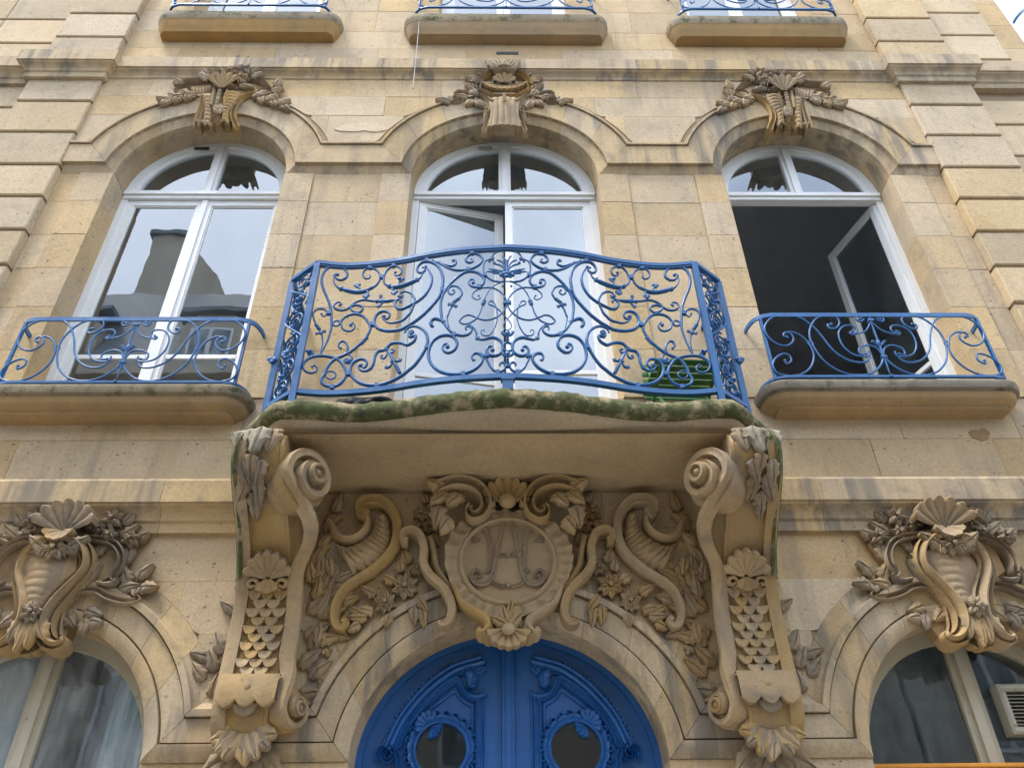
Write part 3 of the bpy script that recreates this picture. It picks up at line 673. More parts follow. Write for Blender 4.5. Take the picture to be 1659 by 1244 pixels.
# every bar: (radius, [(region, points), ...]) traced along the left half of the front panel
BARS = [
 (.0085, [('A', [(450, 432), (418, 418), (412, 458), (445, 505), (510, 515), (578, 480), (600, 420), (560, 350), (480, 305), (390, 300), (300, 330), (240, 390), (208, 470), (206, 560), (240, 680), (290, 790), (330, 900), (345, 990), (352, 1100)]), ('C', [(543, 150), (520, 240), (475, 370), (420, 480), (370, 575)])]),
 (.007, [('A', [(404, 446), (386, 515), (408, 580), (455, 632), (510, 655), (600, 680), (720, 704), (830, 700), (920, 670), (1000, 630), (1070, 570), (1110, 480), (1095, 410), (1040, 355), (960, 332), (880, 352), (840, 420), (862, 480), (920, 495), (960, 462), (940, 432)])]),
 (.007, [('A', [(1345, 398), (1330, 430), (1375, 450), (1430, 420), (1440, 360), (1390, 312), (1310, 300), (1230, 350), (1180, 430), (1165, 520), (1190, 580), (1250, 612), (1320, 630), (1420, 615), (1520, 585)]), ('B', [(96, 588), (150, 560), (205, 525), (240, 460), (282, 415)])]),
 (.007, [('A', [(485, 905), (515, 895), (470, 858), (415, 878), (392, 920), (420, 965), (500, 985), (580, 972), (660, 922), (740, 905), (820, 922), (840, 965), (790, 1015), (720, 1015), (662, 975), (655, 925), (700, 880), (780, 840), (870, 825), (980, 840), (1080, 845), (1200, 848), (1300, 832), (1380, 808), (1440, 770)])]),
 (.006, [('A', [(200, 1040), (220, 1076), (270, 1062), (285, 1010), (230, 967), (150, 967), (90, 1000), (68, 1055), (85, 1130)]), ('C', [(290, 60), (331, 143), (365, 200), (392, 250), (408, 340), (402, 430), (368, 565)])]),
 (.0085, [('C', [(845, 112), (870, 75), (908, 125), (880, 185), (800, 207), (722, 172), (694, 95)]), ('A', [(505, 1160), (545, 1105), (620, 1060), (720, 1045), (820, 1065), (900, 1130)]), ('C', [(1085, 30), (1140, 110), (1145, 180), (1112, 255), (1050, 350), (960, 432), (850, 520), (740, 580), (640, 622), (560, 672), (500, 740), (460, 810), (440, 880), (402, 930), (388, 985), (420, 1032), (480, 1060), (560, 1067), (650, 1040), (722, 980), (772, 895), (765, 815), (728, 740), (670, 670), (600, 628), (500, 602), (380, 590), (270, 602), (180, 640), (120, 700), (105, 770), (150, 832), (230, 856), (302, 832), (322, 782), (290, 738), (248, 745), (248, 772)])]),
 (.005, [('C', [(455, 870), (480, 838), (540, 826), (595, 850), (612, 885), (590, 930), (530, 948), (475, 925), (452, 885)])]),
 (.007, [('C', [(688, 470), (655, 440), (680, 375), (740, 368), (790, 425), (798, 500), (765, 560)])]),
 (.007, [('C', [(785, 640), (745, 650), (760, 690), (815, 700), (862, 650), (850, 590), (790, 560)])]),
 (.0095, [('A', [(1165, 1080), (1150, 1110), (1200, 1120), (1250, 1090), (1250, 1032), (1190, 1002), (1110, 1012), (1050, 1060), (1022, 1130)]), ('C', [(1212, 90), (1260, 160), (1350, 195), (1450, 205), (1560, 195), (1650, 170)]), ('D', [(20, 165), (110, 110), (250, 0)]), ('B', [(330, 1020), (430, 910), (505, 800), (545, 650), (550, 520), (510, 400), (440, 322), (350, 282), (260, 280), (190, 320), (152, 390), (168, 440), (222, 450), (270, 415), (262, 372), (230, 372)])]),
 (.0085, [('B', [(285, 360), (330, 410), (368, 480), (380, 570), (350, 680), (280, 790), (180, 880), (60, 950)]), ('A', [(1531, 932), (1450, 965), (1375, 955), (1340, 890), (1362, 830), (1410, 815), (1435, 850), (1412, 868)])]),
 (.0075, [('A', [(1400, 765), (1430, 715), (1510, 692), (1590, 725)]), ('B', [(80, 800), (112, 860), (112, 920), (88, 985), (45, 1075)]), ('A', [(1531, 1075), (1480, 1125), (1400, 1160), (1280, 1182), (1200, 1160), (1140, 1105)])]),
 (.008, [('B', [(390, 268), (470, 292), (560, 342), (650, 385), (740, 410), (830, 415), (940, 405), (1040, 370), (1120, 320), (1165, 260), (1140, 200), (1080, 162), (1000, 160), (930, 200), (905, 258), (950, 295), (1010, 282), (1012, 250), (985, 238)])]),
 (.007, [('B', [(490, 290), (600, 335), (690, 348), (752, 312), (742, 255), (705, 245)])]),
 (.0085, [('B', [(1022, 605), (1030, 562), (972, 560), (952, 610), (992, 660), (1080, 676), (1160, 640), (1190, 570), (1160, 500), (1080, 450), (980, 432), (880, 452), (790, 510), (700, 590), (620, 680), (562, 770), (527, 870), (515, 970), (522, 1070), (540, 1170)]), ('D', [(562, 112), (602, 182), (662, 250), (750, 305), (850, 325), (930, 310), (990, 262), (992, 205), (942, 178), (902, 200), (912, 235)])]),
 (.010, [('D', [(560, 110), (500, 82), (430, 62), (378, 88), (362, 140), (385, 180), (412, 180)])]),
 (.006, [('B', [(712, 722), (738, 748), (690, 788), (642, 768), (632, 718), (670, 667), (740, 657), (810, 692), (845, 760), (830, 812), (770, 875), (705, 950), (655, 1035), (622, 1130)]), ('D', [(617, 20), (622, 100), (650, 205)])]),
 (.005, [('B', [(1105, 806), (1132, 846), (1080, 866), (1022, 842), (1002, 800), (1040, 742), (1120, 697), (1220, 680), (1320, 686), (1420, 732), (1500, 812), (1540, 900), (1530, 985), (1470, 1070), (1380, 1140), (1270, 1180), (1170, 1180), (1070, 1148), (960, 1106), (870, 1130), (812, 1190)]), ('D', [(808, 100), (835, 132), (900, 146), (980, 120), (1060, 70)]), ('B', [(1105, 1110), (1150, 1000), (1180, 900), (1212, 820), (1270, 722), (1350, 650), (1450, 602), (1570, 580)])]),
 (.0042, [('D', [(1560, 240), (1606, 205), (1610, 150), (1560, 78), (1490, 0)]), ('B', [(1470, 1078), (1390, 1000), (1320, 962), (1266, 940), (1264, 902), (1310, 888), (1352, 930), (1382, 1010), (1396, 1110)]), ('D', [(1396, 50), (1370, 160), (1320, 260), (1260, 320), (1182, 322), (1140, 282), (1152, 240), (1190, 240), (1195, 268)])]),
 (.006, [('B', [(1310, 215), (1350, 150), (1430, 115), (1570, 103)])]),
 (.006, [('B', [(1275, 245), (1205, 275), (1176, 360), (1190, 450), (1240, 520), (1330, 575), (1440, 592), (1500, 578)])]),
 (.009, [('D', [(60, 295), (95, 270), (60, 250), (20, 290), (40, 345), (95, 330), (130, 330), (112, 400), (50, 450), (0, 470)]), ('C', [(1690, 415), (1627, 393), (1560, 386), (1470, 402), (1420, 450), (1360, 500), (1270, 522), (1220, 600), (1200, 700), (1150, 790), (1060, 826), (985, 802), (962, 745), (1000, 722)])]),
 (.0095, [('C', [(1000, 735), (1050, 775), (1095, 725), (1080, 665), (1020, 642), (950, 655), (870, 710), (840, 790), (852, 880), (910, 960), (1010, 1020), (1130, 1046), (1270, 1046), (1420, 1005), (1560, 940)]), ('D', [(-60, 925), (20, 860), (110, 785), (205, 660), (282, 520), (316, 400), (290, 290), (220, 216), (130, 180), (50, 190), (-10, 225), (-40, 280)])]),
 (.006, [('C', [(1325, 590), (1310, 615), (1360, 630), (1400, 580), (1405, 520)])]),
 (.006, [('C', [(1490, 490), (1520, 500), (1490, 545), (1430, 520), (1410, 470)])]),
 (.0095, [('D', [(622, 498), (612, 452), (560, 470), (546, 530), (592, 580), (662, 585), (742, 530), (772, 450), (740, 370), (670, 326), (580, 320), (480, 347), (400, 410), (350, 500), (326, 600), (340, 700), (390, 790), (470, 860), (580, 906), (720, 926), (860, 916), (980, 880), (1080, 820), (1150, 740), (1166, 670), (1120, 612), (1050, 596), (1002, 640), (1012, 702), (1055, 700)])]),
 (.007, [('D', [(1050, 602), (1130, 602), (1190, 640), (1242, 720), (1290, 810), (1350, 870), (1420, 890), (1490, 860), (1526, 800), (1500, 747), (1452, 745), (1430, 780), (1445, 795)])]),
 (.009, [('D', [(1322, 548), (1310, 496), (1260, 500), (1230, 560), (1262, 620), (1340, 640), (1430, 610), (1480, 530), (1460, 430), (1390, 372), (1300, 356), (1200, 380), (1130, 386), (1078, 350)])]),
 (.006, [('D', [(960, 150), (1040, 220), (1070, 290), (1066, 345)])]),
]
BARS += [(.0125, [('A', [(505, 652), (600, 680), (720, 704), (830, 700), (925, 668)])]), (.0125, [('A', [(1255, 612), (1320, 630), (1420, 615), (1520, 585)]), ('B', [(96, 588), (155, 562)])]), (.010, [('A', [(1060, 845), (1150, 846), (1240, 842), (1320, 828)])]),
 (.007, [('A', [(800, 700), (790, 650), (760, 600)])]), (.008, [('A', [(905, 680), (915, 730), (895, 775)])]), (.007, [('A', [(1410, 615), (1405, 560), (1430, 508)])]), (.008, [('A', [(1300, 630), (1305, 670), (1332, 715)])]),
 (.006, [('A', [(1145, 845), (1110, 805), (1125, 765)])]), (.006, [('A', [(1170, 850), (1125, 890), (1090, 930)])]), (.008, [('C', [(1410, 495), (1465, 590), (1500, 668), (1555, 760), (1612, 852)])]), (.007, [('C', [(1495, 690), (1445, 765), (1398, 768)])]), (.007, [('C', [(1510, 662), (1570, 672), (1612, 655)])]), (.007, [('C', [(215, 605), (255, 565), (235, 510), (200, 520)])])]
for k in range(6):      # ribs of the palmette at the crown
    e = [(1470, 188), (1385, 250), (1330, 310), (1262, 392), (1320, 462), (1230, 432)][k]
    BARS.append((.0055, [('B', [(1555, 445), (1555-(1555-e[0])*.45, 445-(445-e[1])*(.75 if k < 3 else .5)), e])]))
RINGS = [('A', 430, 1185, 52)]
KNOBS = [('A', 860, 690, 26), ('A', 680, 695, 24), ('A', 1380, 622, 26), ('A', 510, 655, 42), ('B', 155, 562, 42), ('A', 1140, 840, 40), ('A', 1120, 770, 30), ('A', 1090, 930, 32), ('A', 1435, 775, 34), ('C', 385, 235, 44), ('C', 320, 245, 30), ('C', 440, 215, 30), ('B', 700, 950, 40), ('B', 650, 945, 30), ('B', 752, 975, 30), ('C', 1500, 670, 44), ('C', 1400, 770, 32), ('C', 1610, 660, 30), ('C', 1385, 495, 36), ('B', 1320, 240, 36), ('B', 1275, 280, 24), ('B', 1350, 300, 26), ('D', 1085, 368, 38), ('B', 1490, 515, 30), ('B', 1480, 660, 22)]
LEAVES = [('A', 755, 595, 55), ('A', 895, 775, 55), ('A', 1430, 505, 52), ('A', 1332, 715, 55), ('C', 200, 530, 55), ('C', 800, 670, 40), ('B', 715, 255, 30)]
COLLARS = [('A', 1130, 470), ('A', 985, 1205), ('A', 318, 1026), ('B', 540, 722), ('B', 1200, 486), ('B', 940, 402), ('D', 310, 500), ('D', 722, 310), ('D', 1232, 632), ('C', 800, 868), ('A', 440, 285), ('A', 960, 322), ('A', 1320, 292), ('B', 305, 262), ('B', 1000, 145), ('C', 555, 1075), ('C', 1250, 1050), ('D', 862, 920), ('D', 1400, 895), ('B', 1110, 672)]
TWISTS = [('C', [(1090, 315), (1010, 400)]), ('A', [(905, 675), (985, 635)]), ('B', [(790, 855), (725, 905)]), ('B', [(1192, 885), (1172, 940)]), ('C', [(1545, 740), (1600, 850)]), ('C', [(310, 110), (355, 175)])]
def w3(regname, p): 
    q = RG[regname]([p])[0]; return onrail(*q)
def sized(regname, x, y, r):
    a, b = w3(regname, (x-r, y)), w3(regname, (x+r, y)); return np.linalg.norm(b-a)/2
def both(name, mb, mat, parent, smooth=60):
    obj(name, mb, mat, parent, smooth); obj(name, mirror(mb), mat, parent, smooth)
BR = empty('balcony_railing', (0, 0, 0)); BR.location = (0, 0, 0)
tag(BR, 'large bowed blue wrought iron railing with scrolls on the central mossy balcony', 'railing')
for (r_, segs) in BARS:
    pts = [onrail(*q) for (g_, P) in segs for q in RG[g_](P)]
    pts = cr(pts, 4); m = len(pts); t = np.linspace(0, 1, m); r_ *= .9
    rr = [r_*(.62+.46*min(1, 4.5*min(x, 1-x))) for x in t]
    mb = MB().tube(pts, rr, 8, flat=1.3)
    mb.ell(pts[0], r_*1.5, r_*1.5, r_*1.5, 8, 5)
    both('scroll', mb, M['blue'], BR)
for (g_, x, y, r_) in RINGS:
    c = w3(g_, (x, y)); R_ = sized(g_, x, y, r_)
    both('ring', MB().tube([c+np.array((R_*math.cos(a), 0, R_*math.sin(a)*1.05)) for a in np.linspace(0, 2*PI, 17)], .0065, 7), M['blue'], BR)
for (g_, x, y, r_) in KNOBS:
    c = w3(g_, (x, y)); R_ = sized(g_, x, y, r_)*.85; mb = MB().ell(c, R_, R_*.9, R_, 8, 6)
    for k in range(4): mb.ell(c+np.array((R_*.8*math.cos(k*PI/2+.6), -.004, R_*.8*math.sin(k*PI/2+.6))), R_*.5, R_*.6, R_*.5, 6, 4)
    both('bud', mb, M['blue'], BR)
for (g_, x, y, r_) in LEAVES:
    c = w3(g_, (x, y)); R_ = sized(g_, x, y, r_); mb = MB()
    for dx, dz, q in ((-.45, .15, .62), (.45, .2, .6), (0, -.35, .65)): mb.ell(c+np.array((dx*R_, random.uniform(-.008, .008), dz*R_)), R_*q, .007, R_*q, 8, 5)
    both('iron_leaf', mb, M['blue'], BR)
for (g_, x, y) in COLLARS:
    c = w3(g_, (x, y)); both('collar', MB().box(c[0]-.011, c[0]+.011, c[1]-.012, c[1]+.012, c[2]-.012, c[2]+.012), M['blue'], BR, None)
for (g_, (p, q)) in TWISTS:
    a, b = w3(g_, p), w3(g_, q); mb = MB()
    for k in range(5): mb.ell(a+(b-a)*k/4, .0125, .0125, .0085, 8, 4)
    both('twist', mb, M['blue'], BR)
# ornaments on the centre line
for (yy, kind) in ((290, 'f'), (360, 't'), (500, 'r'), (610, 'f'), (690, 't'), (800, 'k')):
    c = w3('D', (1560, yy)); c[0] = 0.0; c[1] = gplan(0)
    mb = MB()
    if kind == 'f':
        mb.ell(c, .016, .014, .02, 8, 6)
        for s in (-1, 1): mb.tube(cr([c+np.array((0, 0, -.018)), c+np.array((s*.02, -.003, -.012)), c+np.array((s*.03, -.004, .006)), c+np.array((s*.022, -.004, .014))], 4), [.006, .008, .007, .004], 6)
    elif kind == 't':
        for k in range(5): mb.ell(c+np.array((0, 0, (k-2)*.015)), .011-.001*k, .011, .007, 8, 4)
    elif kind == 'r': mb.tube([c+np.array((.026*math.cos(a), 0, .03*math.sin(a))) for a in np.linspace(0, 2*PI, 17)], .0075, 7)
    else: mb.ell(c, .014, .014, .011, 8, 5)
    obj('finial', mb, M['blue'], BR, 60)
c = w3('B', (1580, 470)); c[0] = 0; c[1] = gplan(0)
mb = MB().ell(c, .035, .016, .014, 10, 6)
for s in (-1, 1): mb.ell(c+np.array((s*.034, -.004, -.012)), .012, .012, .014, 8, 5)
mb.ell(c+np.array((0, -.004, -.02)), .02, .012, .012, 8, 5)
obj('palmette_heart', mb, M['blue'], BR, 60)
obj('palmette_rib', MB().tube(cr([c, c+np.array((0, -.002, .05)), c+np.array((0, 0, .105))], 4), [.006, .005, .011], 7), M['blue'], BR, 60)
c = w3('B', (1570, 915)); c[0] = 0; c[1] = gplan(0); obj('collar', MB().box(-.022, .022, c[1]-.01, c[1]+.01, c[2]-.009, c[2]+.009), M['blue'], BR)
# rails and posts
def flat_bar(path, hw, h0, h1, up=None):
    """rectangular bar along a plan path [(x, y)], between heights h0 and h1"""
    P = [np.array(p) for p in path]; rows = []
    for i in range(len(P)):
        t = P[min(i+1, len(P)-1)]-P[max(i-1, 0)]; t /= np.linalg.norm(t); n_ = np.array((-t[1], t[0]))
        a, b = P[i]-n_*hw, P[i]+n_*hw
        rows.append([(a[0], a[1], h0), (b[0], b[1], h0), (b[0], b[1], h1), (a[0], a[1], h1)])
    return MB().grid(rows, close_u=True, cap=True)
front = [(x, gplan(x)) for x in np.linspace(-1.125, 1.125, 61)]
obj('top_rail', flat_bar(front, .0165, ZT-.012, ZT+.012).join(flat_bar(front, .011, ZT-.024, ZT-.0125)), M['blue'], BR, 40)
obj('bottom_rail', flat_bar(front, .014, ZB-.014, ZB+.014), M['blue'], BR, 40)
CORN = (1.125, -.602); REAR = (1.305, -.45)
side = [(-REAR[0], 0), (-REAR[0], REAR[1])]
for s in (-1, 1):
    for nm, z, hw in (('top_rail', ZT, .0165), ('bottom_rail', ZB, .014)):
        obj(nm, flat_bar([(s*CORN[0], CORN[1]), (s*REAR[0], REAR[1])], hw, z-.013, z+.0125), M['blue'], BR)
        obj(nm, flat_bar([(s*REAR[0], REAR[1]+.01), (s*REAR[0], .01)], hw, z-.0125, z+.012), M['blue'], BR)
    obj('post', MB().box(s*CORN[0]-.017, s*CORN[0]+.017, CORN[1]-.017, CORN[1]+.017, 3.985, ZT-.0125), M['blue'], BR)
    obj('post', MB().box(s*REAR[0]-.016, s*REAR[0]+.016, REAR[1]-.016, REAR[1]+.016, 3.985, ZT-.0125), M['blue'], BR)
    # splayed cheek and return: stacked S scrolls, rings and leaves
    for (pa, pb, wid) in ((CORN, REAR, .235), ((REAR[0], REAR[1]), (REAR[0], 0), .45)):
        pa, pb = np.array(pa), np.array(pb)
        def cheek(u, z): p = pa+(pb-pa)*u; return np.array((s*p[0], p[1], z))
        specs = [(.5, 4.94, .30, 1), (.5, 4.80, .34, -1), (.5, 4.62, .32, 1), (.48, 4.45, .36, -1), (.5, 4.28, .34, 1), (.52, 4.15, .28, -1)]
        for (u, z, r_, d) in specs:
            pts = []
            for k in range(34):
                a = k/33*3.6*PI; q = r_*(.18+.82*k/33)
                pts.append(cheek(u+d*q*math.cos(a), z+q*math.sin(a)*.235))
            obj('scroll', MB().tube(pts, .0065, 6), M['blue'], BR, 60)
        for (u0, z0, u1, z1) in ((.12, 4.98, .86, 4.66), (.86, 4.72, .14, 4.40), (.14, 4.46, .88, 4.10), (.9, 4.98, .2, 4.72), (.1, 4.6, .8, 4.3)):
            mid = ((u0+u1)/2, (z0+z1)/2)
            pts = cr([cheek(u0, z0), cheek(u0*.8+mid[0]*.2+.12, z0*.6+mid[1]*.4), cheek(*mid), cheek(u1*.8+mid[0]*.2-.12, z1*.6+mid[1]*.4), cheek(u1, z1)], 5)
            obj('scroll', MB().tube(pts, .007, 6), M['blue'], BR, 60)
        for k in range(9):
            c = cheek(.2+.6*random.random(), 4.13+.095*k); mb = MB()
            for q in range(3): mb.ell(c+np.array((random.uniform(-.012, .012), random.uniform(-.012, .012), random.uniform(-.014, .014))), .014, .012, .014, 7, 5)
            obj('iron_leaf', mb, M['blue'], BR, 60)
    mb = MB()
    for dx, dz in ((-.012, .006), (.012, .004), (0, -.012)): mb.ell(np.array((s*(REAR[0]+.016), REAR[1]-.02, 4.39))+np.array((dx, 0, dz)), .017, .010, .017, 8, 5)
    obj('iron_leaf', mb, M['blue'], BR, 60)
fy = gplan(0); obj('foot', MB().box(-.028, .028, fy-.016, fy+.016, 3.985, ZB-.0145).box(-.036, .036, fy-.02, fy+.02, ZB-.03, ZB-.016), M['blue'], BR)
# window railings: one design traced on the right hand window, then copied
SC = reg(1200, 490, 3.77)
RY = -.178
SIDE = [
 (.0065, [(302, 214), (280, 206), (292, 184), (330, 200), (340, 236), (300, 266), (230, 250), (176, 198), (165, 150), (200, 100), (270, 79), (350, 86), (420, 117), (500, 190), (570, 280), (640, 336), (720, 366), (785, 364), (808, 338)]),
 (.0065, [(290, 357), (300, 376), (328, 358), (315, 324), (275, 316), (230, 345), (216, 392), (250, 436), (330, 451), (400, 436), (450, 392), (466, 330), (446, 270), (400, 215), (345, 186), (305, 182)]),
 (.0065, [(572, 134), (550, 138), (562, 160), (600, 158), (621, 128), (602, 92), (545, 79), (480, 100), (446, 150), (440, 212), (470, 282), (530, 360), (620, 420), (720, 446), (812, 436), (870, 392), (893, 335)]),
 (.006, [(700, 178), (686, 188), (705, 198), (727, 172), (700, 144), (645, 148), (616, 190), (640, 262), (700, 316), (770, 332), (806, 326), (800, 300)]),
 (.006, [(786, 316), (752, 318), (742, 284), (788, 263), (842, 276), (876, 310), (886, 330)]),
 (.0055, [(742, 104), (756, 96), (742, 80), (722, 92), (728, 112), (752, 118), (772, 104)]),
 (.0055, [(690, 186), (735, 192), (785, 172), (810, 125)]),
]
WRX = 2.33
def window_railing(label, group):
    t = empty('window_railing', (0, 0, 0)); tag(t, label, 'railing', group)
    c0 = [atY(*q, RY) for q in SC([(893, 335)])][0][0]
    Lo = lambda p: np.array((p[0]-WRX, p[1], p[2]-4.49))
    def bothl(name, mb, sm=60):
        obj(name, mb, M['blue'], t, sm); obj(name, mirror(mb), M['blue'], t, sm)
    for r_, P in SIDE:
        w_ = [atY(*q, RY) for q in SC(P)]
        pts = cr([np.array(((p[0]-c0)*1.0, RY, p[2]-4.49)) for p in w_], 4)
        mb = MB().tube(pts, r_, 7); mb.ell(pts[0], r_*1.5, r_*1.5, r_*1.5, 7, 5); bothl('scroll', mb)
    p = atY(*SC([(445, 253)])[0], RY); c = np.array((p[0]-c0, RY, p[2]-4.49))
    bothl('ring', MB().tube([c+np.array((.017*math.cos(a), 0, .018*math.sin(a))) for a in np.linspace(0, 2*PI, 13)], .005, 6))
    # fleuron and stem on the centre line
    mb = MB().tube([np.array((0, RY, z)) for z in (.02, .06, .16)], [.003, .006, .008], 7)
    mb.tube([np.array((0, RY, z)) for z in (.16, .30, .42, .47)], [.009, .007, .006, .009], 7)
    obj('stem', mb, M['blue'], t, 60)
    mb = MB().ell((0, RY, .262), .013, .012, .028, 8, 6)
    for s in (-1, 1): mb.tube(cr([(0, RY, .235), (s*.02, RY-.004, .25), (s*.036, RY-.006, .272), (s*.045, RY-.004, .262)], 4), [.006, .009, .008, .004], 6)
    obj('fleuron', mb, M['blue'], t, 60)
    for z in (.15, .448): obj('collar', MB().box(-.018, .018, RY-.011, RY+.011, z-.008, z+.008), M['blue'], t)
    # rails curl back into the wall at both ends
    def railpath(hl):
        pts = [(-hl-.055, .0), (-hl-.05, -.06), (-hl-.03, -.12), (-hl+.005, -.158), (-hl+.07, RY)]
        pts = [tuple(p) for p in cr(pts, 5)]; return pts+[(-x, y) for x, y in reversed(pts)]
    obj('top_rail', flat_bar(railpath(.70), .006, .478, .508), M['blue'], t, 40)
    obj('bottom_rail', flat_bar(railpath(.70), .010, -.012, .004), M['blue'], t, 40)
    for s in (-1, 1): obj('post', MB().box(s*.70-.008, s*.70+.008, -.172, -.152, -.012, .479), M['blue'], t)
    obj('bolt', MB().ell((0, RY-.012, -.004), .01, .008, .01, 8, 5), M['blue'], t, 60)
    return t
wr1 = window_railing('blue scrolled railing before the closed window mirroring a chimney', 'blue window railings')
wr1.location = (-2.325, 0, 4.455)
def rail_copy(x, z, label, sx=1.):
    c = copy_tree(wr1); c.location = (x, 0, z); c.scale = (sx, 1, 1); c['label'] = label; return c
rail_copy(2.33, 4.492, 'blue scrolled railing before the wide open window')
rail_copy(-2.34, 8.77, 'blue scrolled railing at the top edge, above the closed window')
rail_copy(.02, 8.75, 'blue scrolled railing at the top edge, in the middle', 1.14)
rail_copy(2.36, 8.75, 'blue scrolled railing at the top edge, above the open window')
rail_copy(5.625, 8.36, 'dark railing end against the sky in the top right corner')
# ------------------------------------------------------------------ carving toolkit (reliefs stand out of the wall, towards -y)
PR = {'round': [(-1, -.5), (-1, 0), (-.87, .5), (-.5, .87), (0, 1), (.5, .87), (.87, .5), (1, 0), (1, -.5)],
      'two': [(-1, -.5), (-1, .2), (-.92, .75), (-.7, 1), (-.48, .85), (-.32, .5), (0, .42), (.32, .5), (.48, .85), (.7, 1), (.92, .75), (1, .2), (1, -.5)],
      'three': [(-1, -.5), (-1, .15), (-.95, .6), (-.8, .8), (-.6, .55), (-.5, .5), (-.3, .9), (0, 1.05), (.3, .9), (.5, .5), (.6, .55), (.8, .8), (.95, .6), (1, .15), (1, -.5)],
      'band': [(-1, -.3), (-1, .8), (-.75, 1), (-.45, .93), (.45, .93), (.75, 1), (1, .8), (1, -.3)],
      'lip': [(-1, -.5), (-1, .9), (-.85, 1), (-.6, .95), (-.5, .6), (-.2, .35), (.3, .22), (1, .15), (1, -.5)]}
def rel(pts, w_, h_, prof='round', fr=None, taper=None, n=5):
    """sweep a relief profile along a 2D path lying on a surface; fr maps (a, b, height) to 3D"""
    P = cr([np.array(p, float) for p in pts], n); m = len(P)
    w_ = np.interp(np.linspace(0, 1, m), np.linspace(0, 1, len(w_)), w_) if hasattr(w_, '__len__') else np.full(m, w_)
    h_ = np.interp(np.linspace(0, 1, m), np.linspace(0, 1, len(h_)), h_) if hasattr(h_, '__len__') else np.full(m, h_)
    rows = []
    for i in range(m):
        t = P[min(i+1, m-1)][:2]-P[max(i-1, 0)][:2]; t = t/(np.linalg.norm(t)+1e-9); q = np.array((-t[1], t[0]))
        lift = P[i][2] if len(P[i]) > 2 else 0.
        rows.append([fr(*(P[i][:2]+q*w_[i]*u), lift+h_[i]*v) for u, v in PR[prof]])
    return MB().grid(rows, close_u=True, cap=True)
def wallf(y0): return lambda a, b, h: (a, y0-h, b)
def zpts(region, pts, y0):
    """zoom points -> (x, z) at depth y0"""
    return [(lambda p: (p[0], p[2]))(atY(*q, y0)) for q in region(pts)]
def leaf(c, ang, L_, W_, y0, lift=.03, curl=.02, fr=None, seed=0):
    """pointed lobed leaf with a sunk midrib, tip curling off the stone"""
    fr = fr or wallf(y0); ca, sa = math.cos(ang), math.sin(ang); rows = []
    lift *= .8; curl *= .45
    n = 9; bend = .22*math.sin(seed*1.7+.4); L_ = L_*1.12; W_ = W_*1.12
    for i in range(n+1):
        t = i/n; env = 1.2*(math.sin(PI*min(.97, t**.85*.95+.02))**.7)*(1-.12*t)+.05*(1-t)
        w_ = W_*env*(1+.20*math.cos(t*PI*6+seed)); ln = L_*t; sd = bend*L_*t*t
        hh = lift*(.35+.65*math.sin(PI*min(1, t*.75+.1)))+curl*t**2.2
        row = []
        for u, k in ((-1, .38), (-.6, .86), (-.2, .94), (0, .66), (.2, .94), (.6, .86), (1, .38)):
            x, z = ln-abs(u)*w_*.35, u*w_+sd; row.append(fr(c[0]+x*ca-z*sa, c[1]+x*sa+z*ca, hh*k+.003))
        e0, e1 = (ln-w_*.3, -w_*.8+sd), (ln-w_*.3, w_*.8+sd)
        row = [fr(c[0]+e0[0]*ca-e0[1]*sa, c[1]+e0[0]*sa+e0[1]*ca, min(0, hh*.38-.03))]+row+[fr(c[0]+e1[0]*ca-e1[1]*sa, c[1]+e1[0]*sa+e1[1]*ca, min(0, hh*.38-.03))]
        rows.append(row)
    return MB().grid(rows, close_u=True, cap=True)
def flower(c, r_, y0, petals=7, lift=.03, fr=None, seed=0):
    mb = MB(); fr = fr or wallf(y0)
    for ring_, (k, rr, ll) in enumerate(((petals, 1., lift*.7), (max(4, petals-2), .66, lift*1.25))):
        for i in range(k):
            a = 2*PI*i/k+seed+ring_*.4; d = .16*r_
            mb.join(leaf((c[0]+d*math.cos(a), c[1]+d*math.sin(a)), a, r_*rr*.9, r_*rr*.30, y0, ll, lift*.35, fr, seed+i))
    q = fr(c[0], c[1], lift*1.1)
    return mb.ell(q, r_*.24, r_*.22, r_*.24, 8, 5)
def berries(c, r_, y0, n=5, fr=None):
    mb = MB(); fr = fr or wallf(y0)
    for i in range(n):
        a = i*2.4; d = r_*.62*math.sqrt(i/n); mb.ell(fr(c[0]+d*math.cos(a), c[1]+d*math.sin(a), r_*.25), r_*.36, r_*.36, r_*.36, 7, 5)
    return mb
def shell(c, r_, a0, a1, lobes, y0, depth=.05, amp=.02, tilt=.0, fr=None, squash=1.):
    """scallop: flutes fan out from c; the rim leans forward"""
    fr = fr or wallf(y0); rows = []; n = lobes*6
    for i in range(n+1):
        u = i/n; a = a0+(a1-a0)*u; rip = abs(math.sin(PI*u*lobes)); row = []
        rim = r_*(.90+.10*rip)
        for k, t in enumerate((.12, .3, .5, .7, .86, .96, 1.0)):
            hh = depth*(.55+.45*t**1.5)*(1-.15*(t < .2))+amp*rip*t
            if k == 5: hh += .006
            row.append(fr(c[0]+rim*t*math.cos(a), c[1]+squash*rim*t*math.sin(a), hh))
        row.append(fr(c[0]+rim*1.0*math.cos(a), c[1]+squash*rim*math.sin(a), depth*.5-.01))
        row.append(fr(c[0]+rim*.9*math.cos(a), c[1]+squash*rim*.9*math.sin(a), -.02))
        rows.append(row)
    return MB().grid(rows)
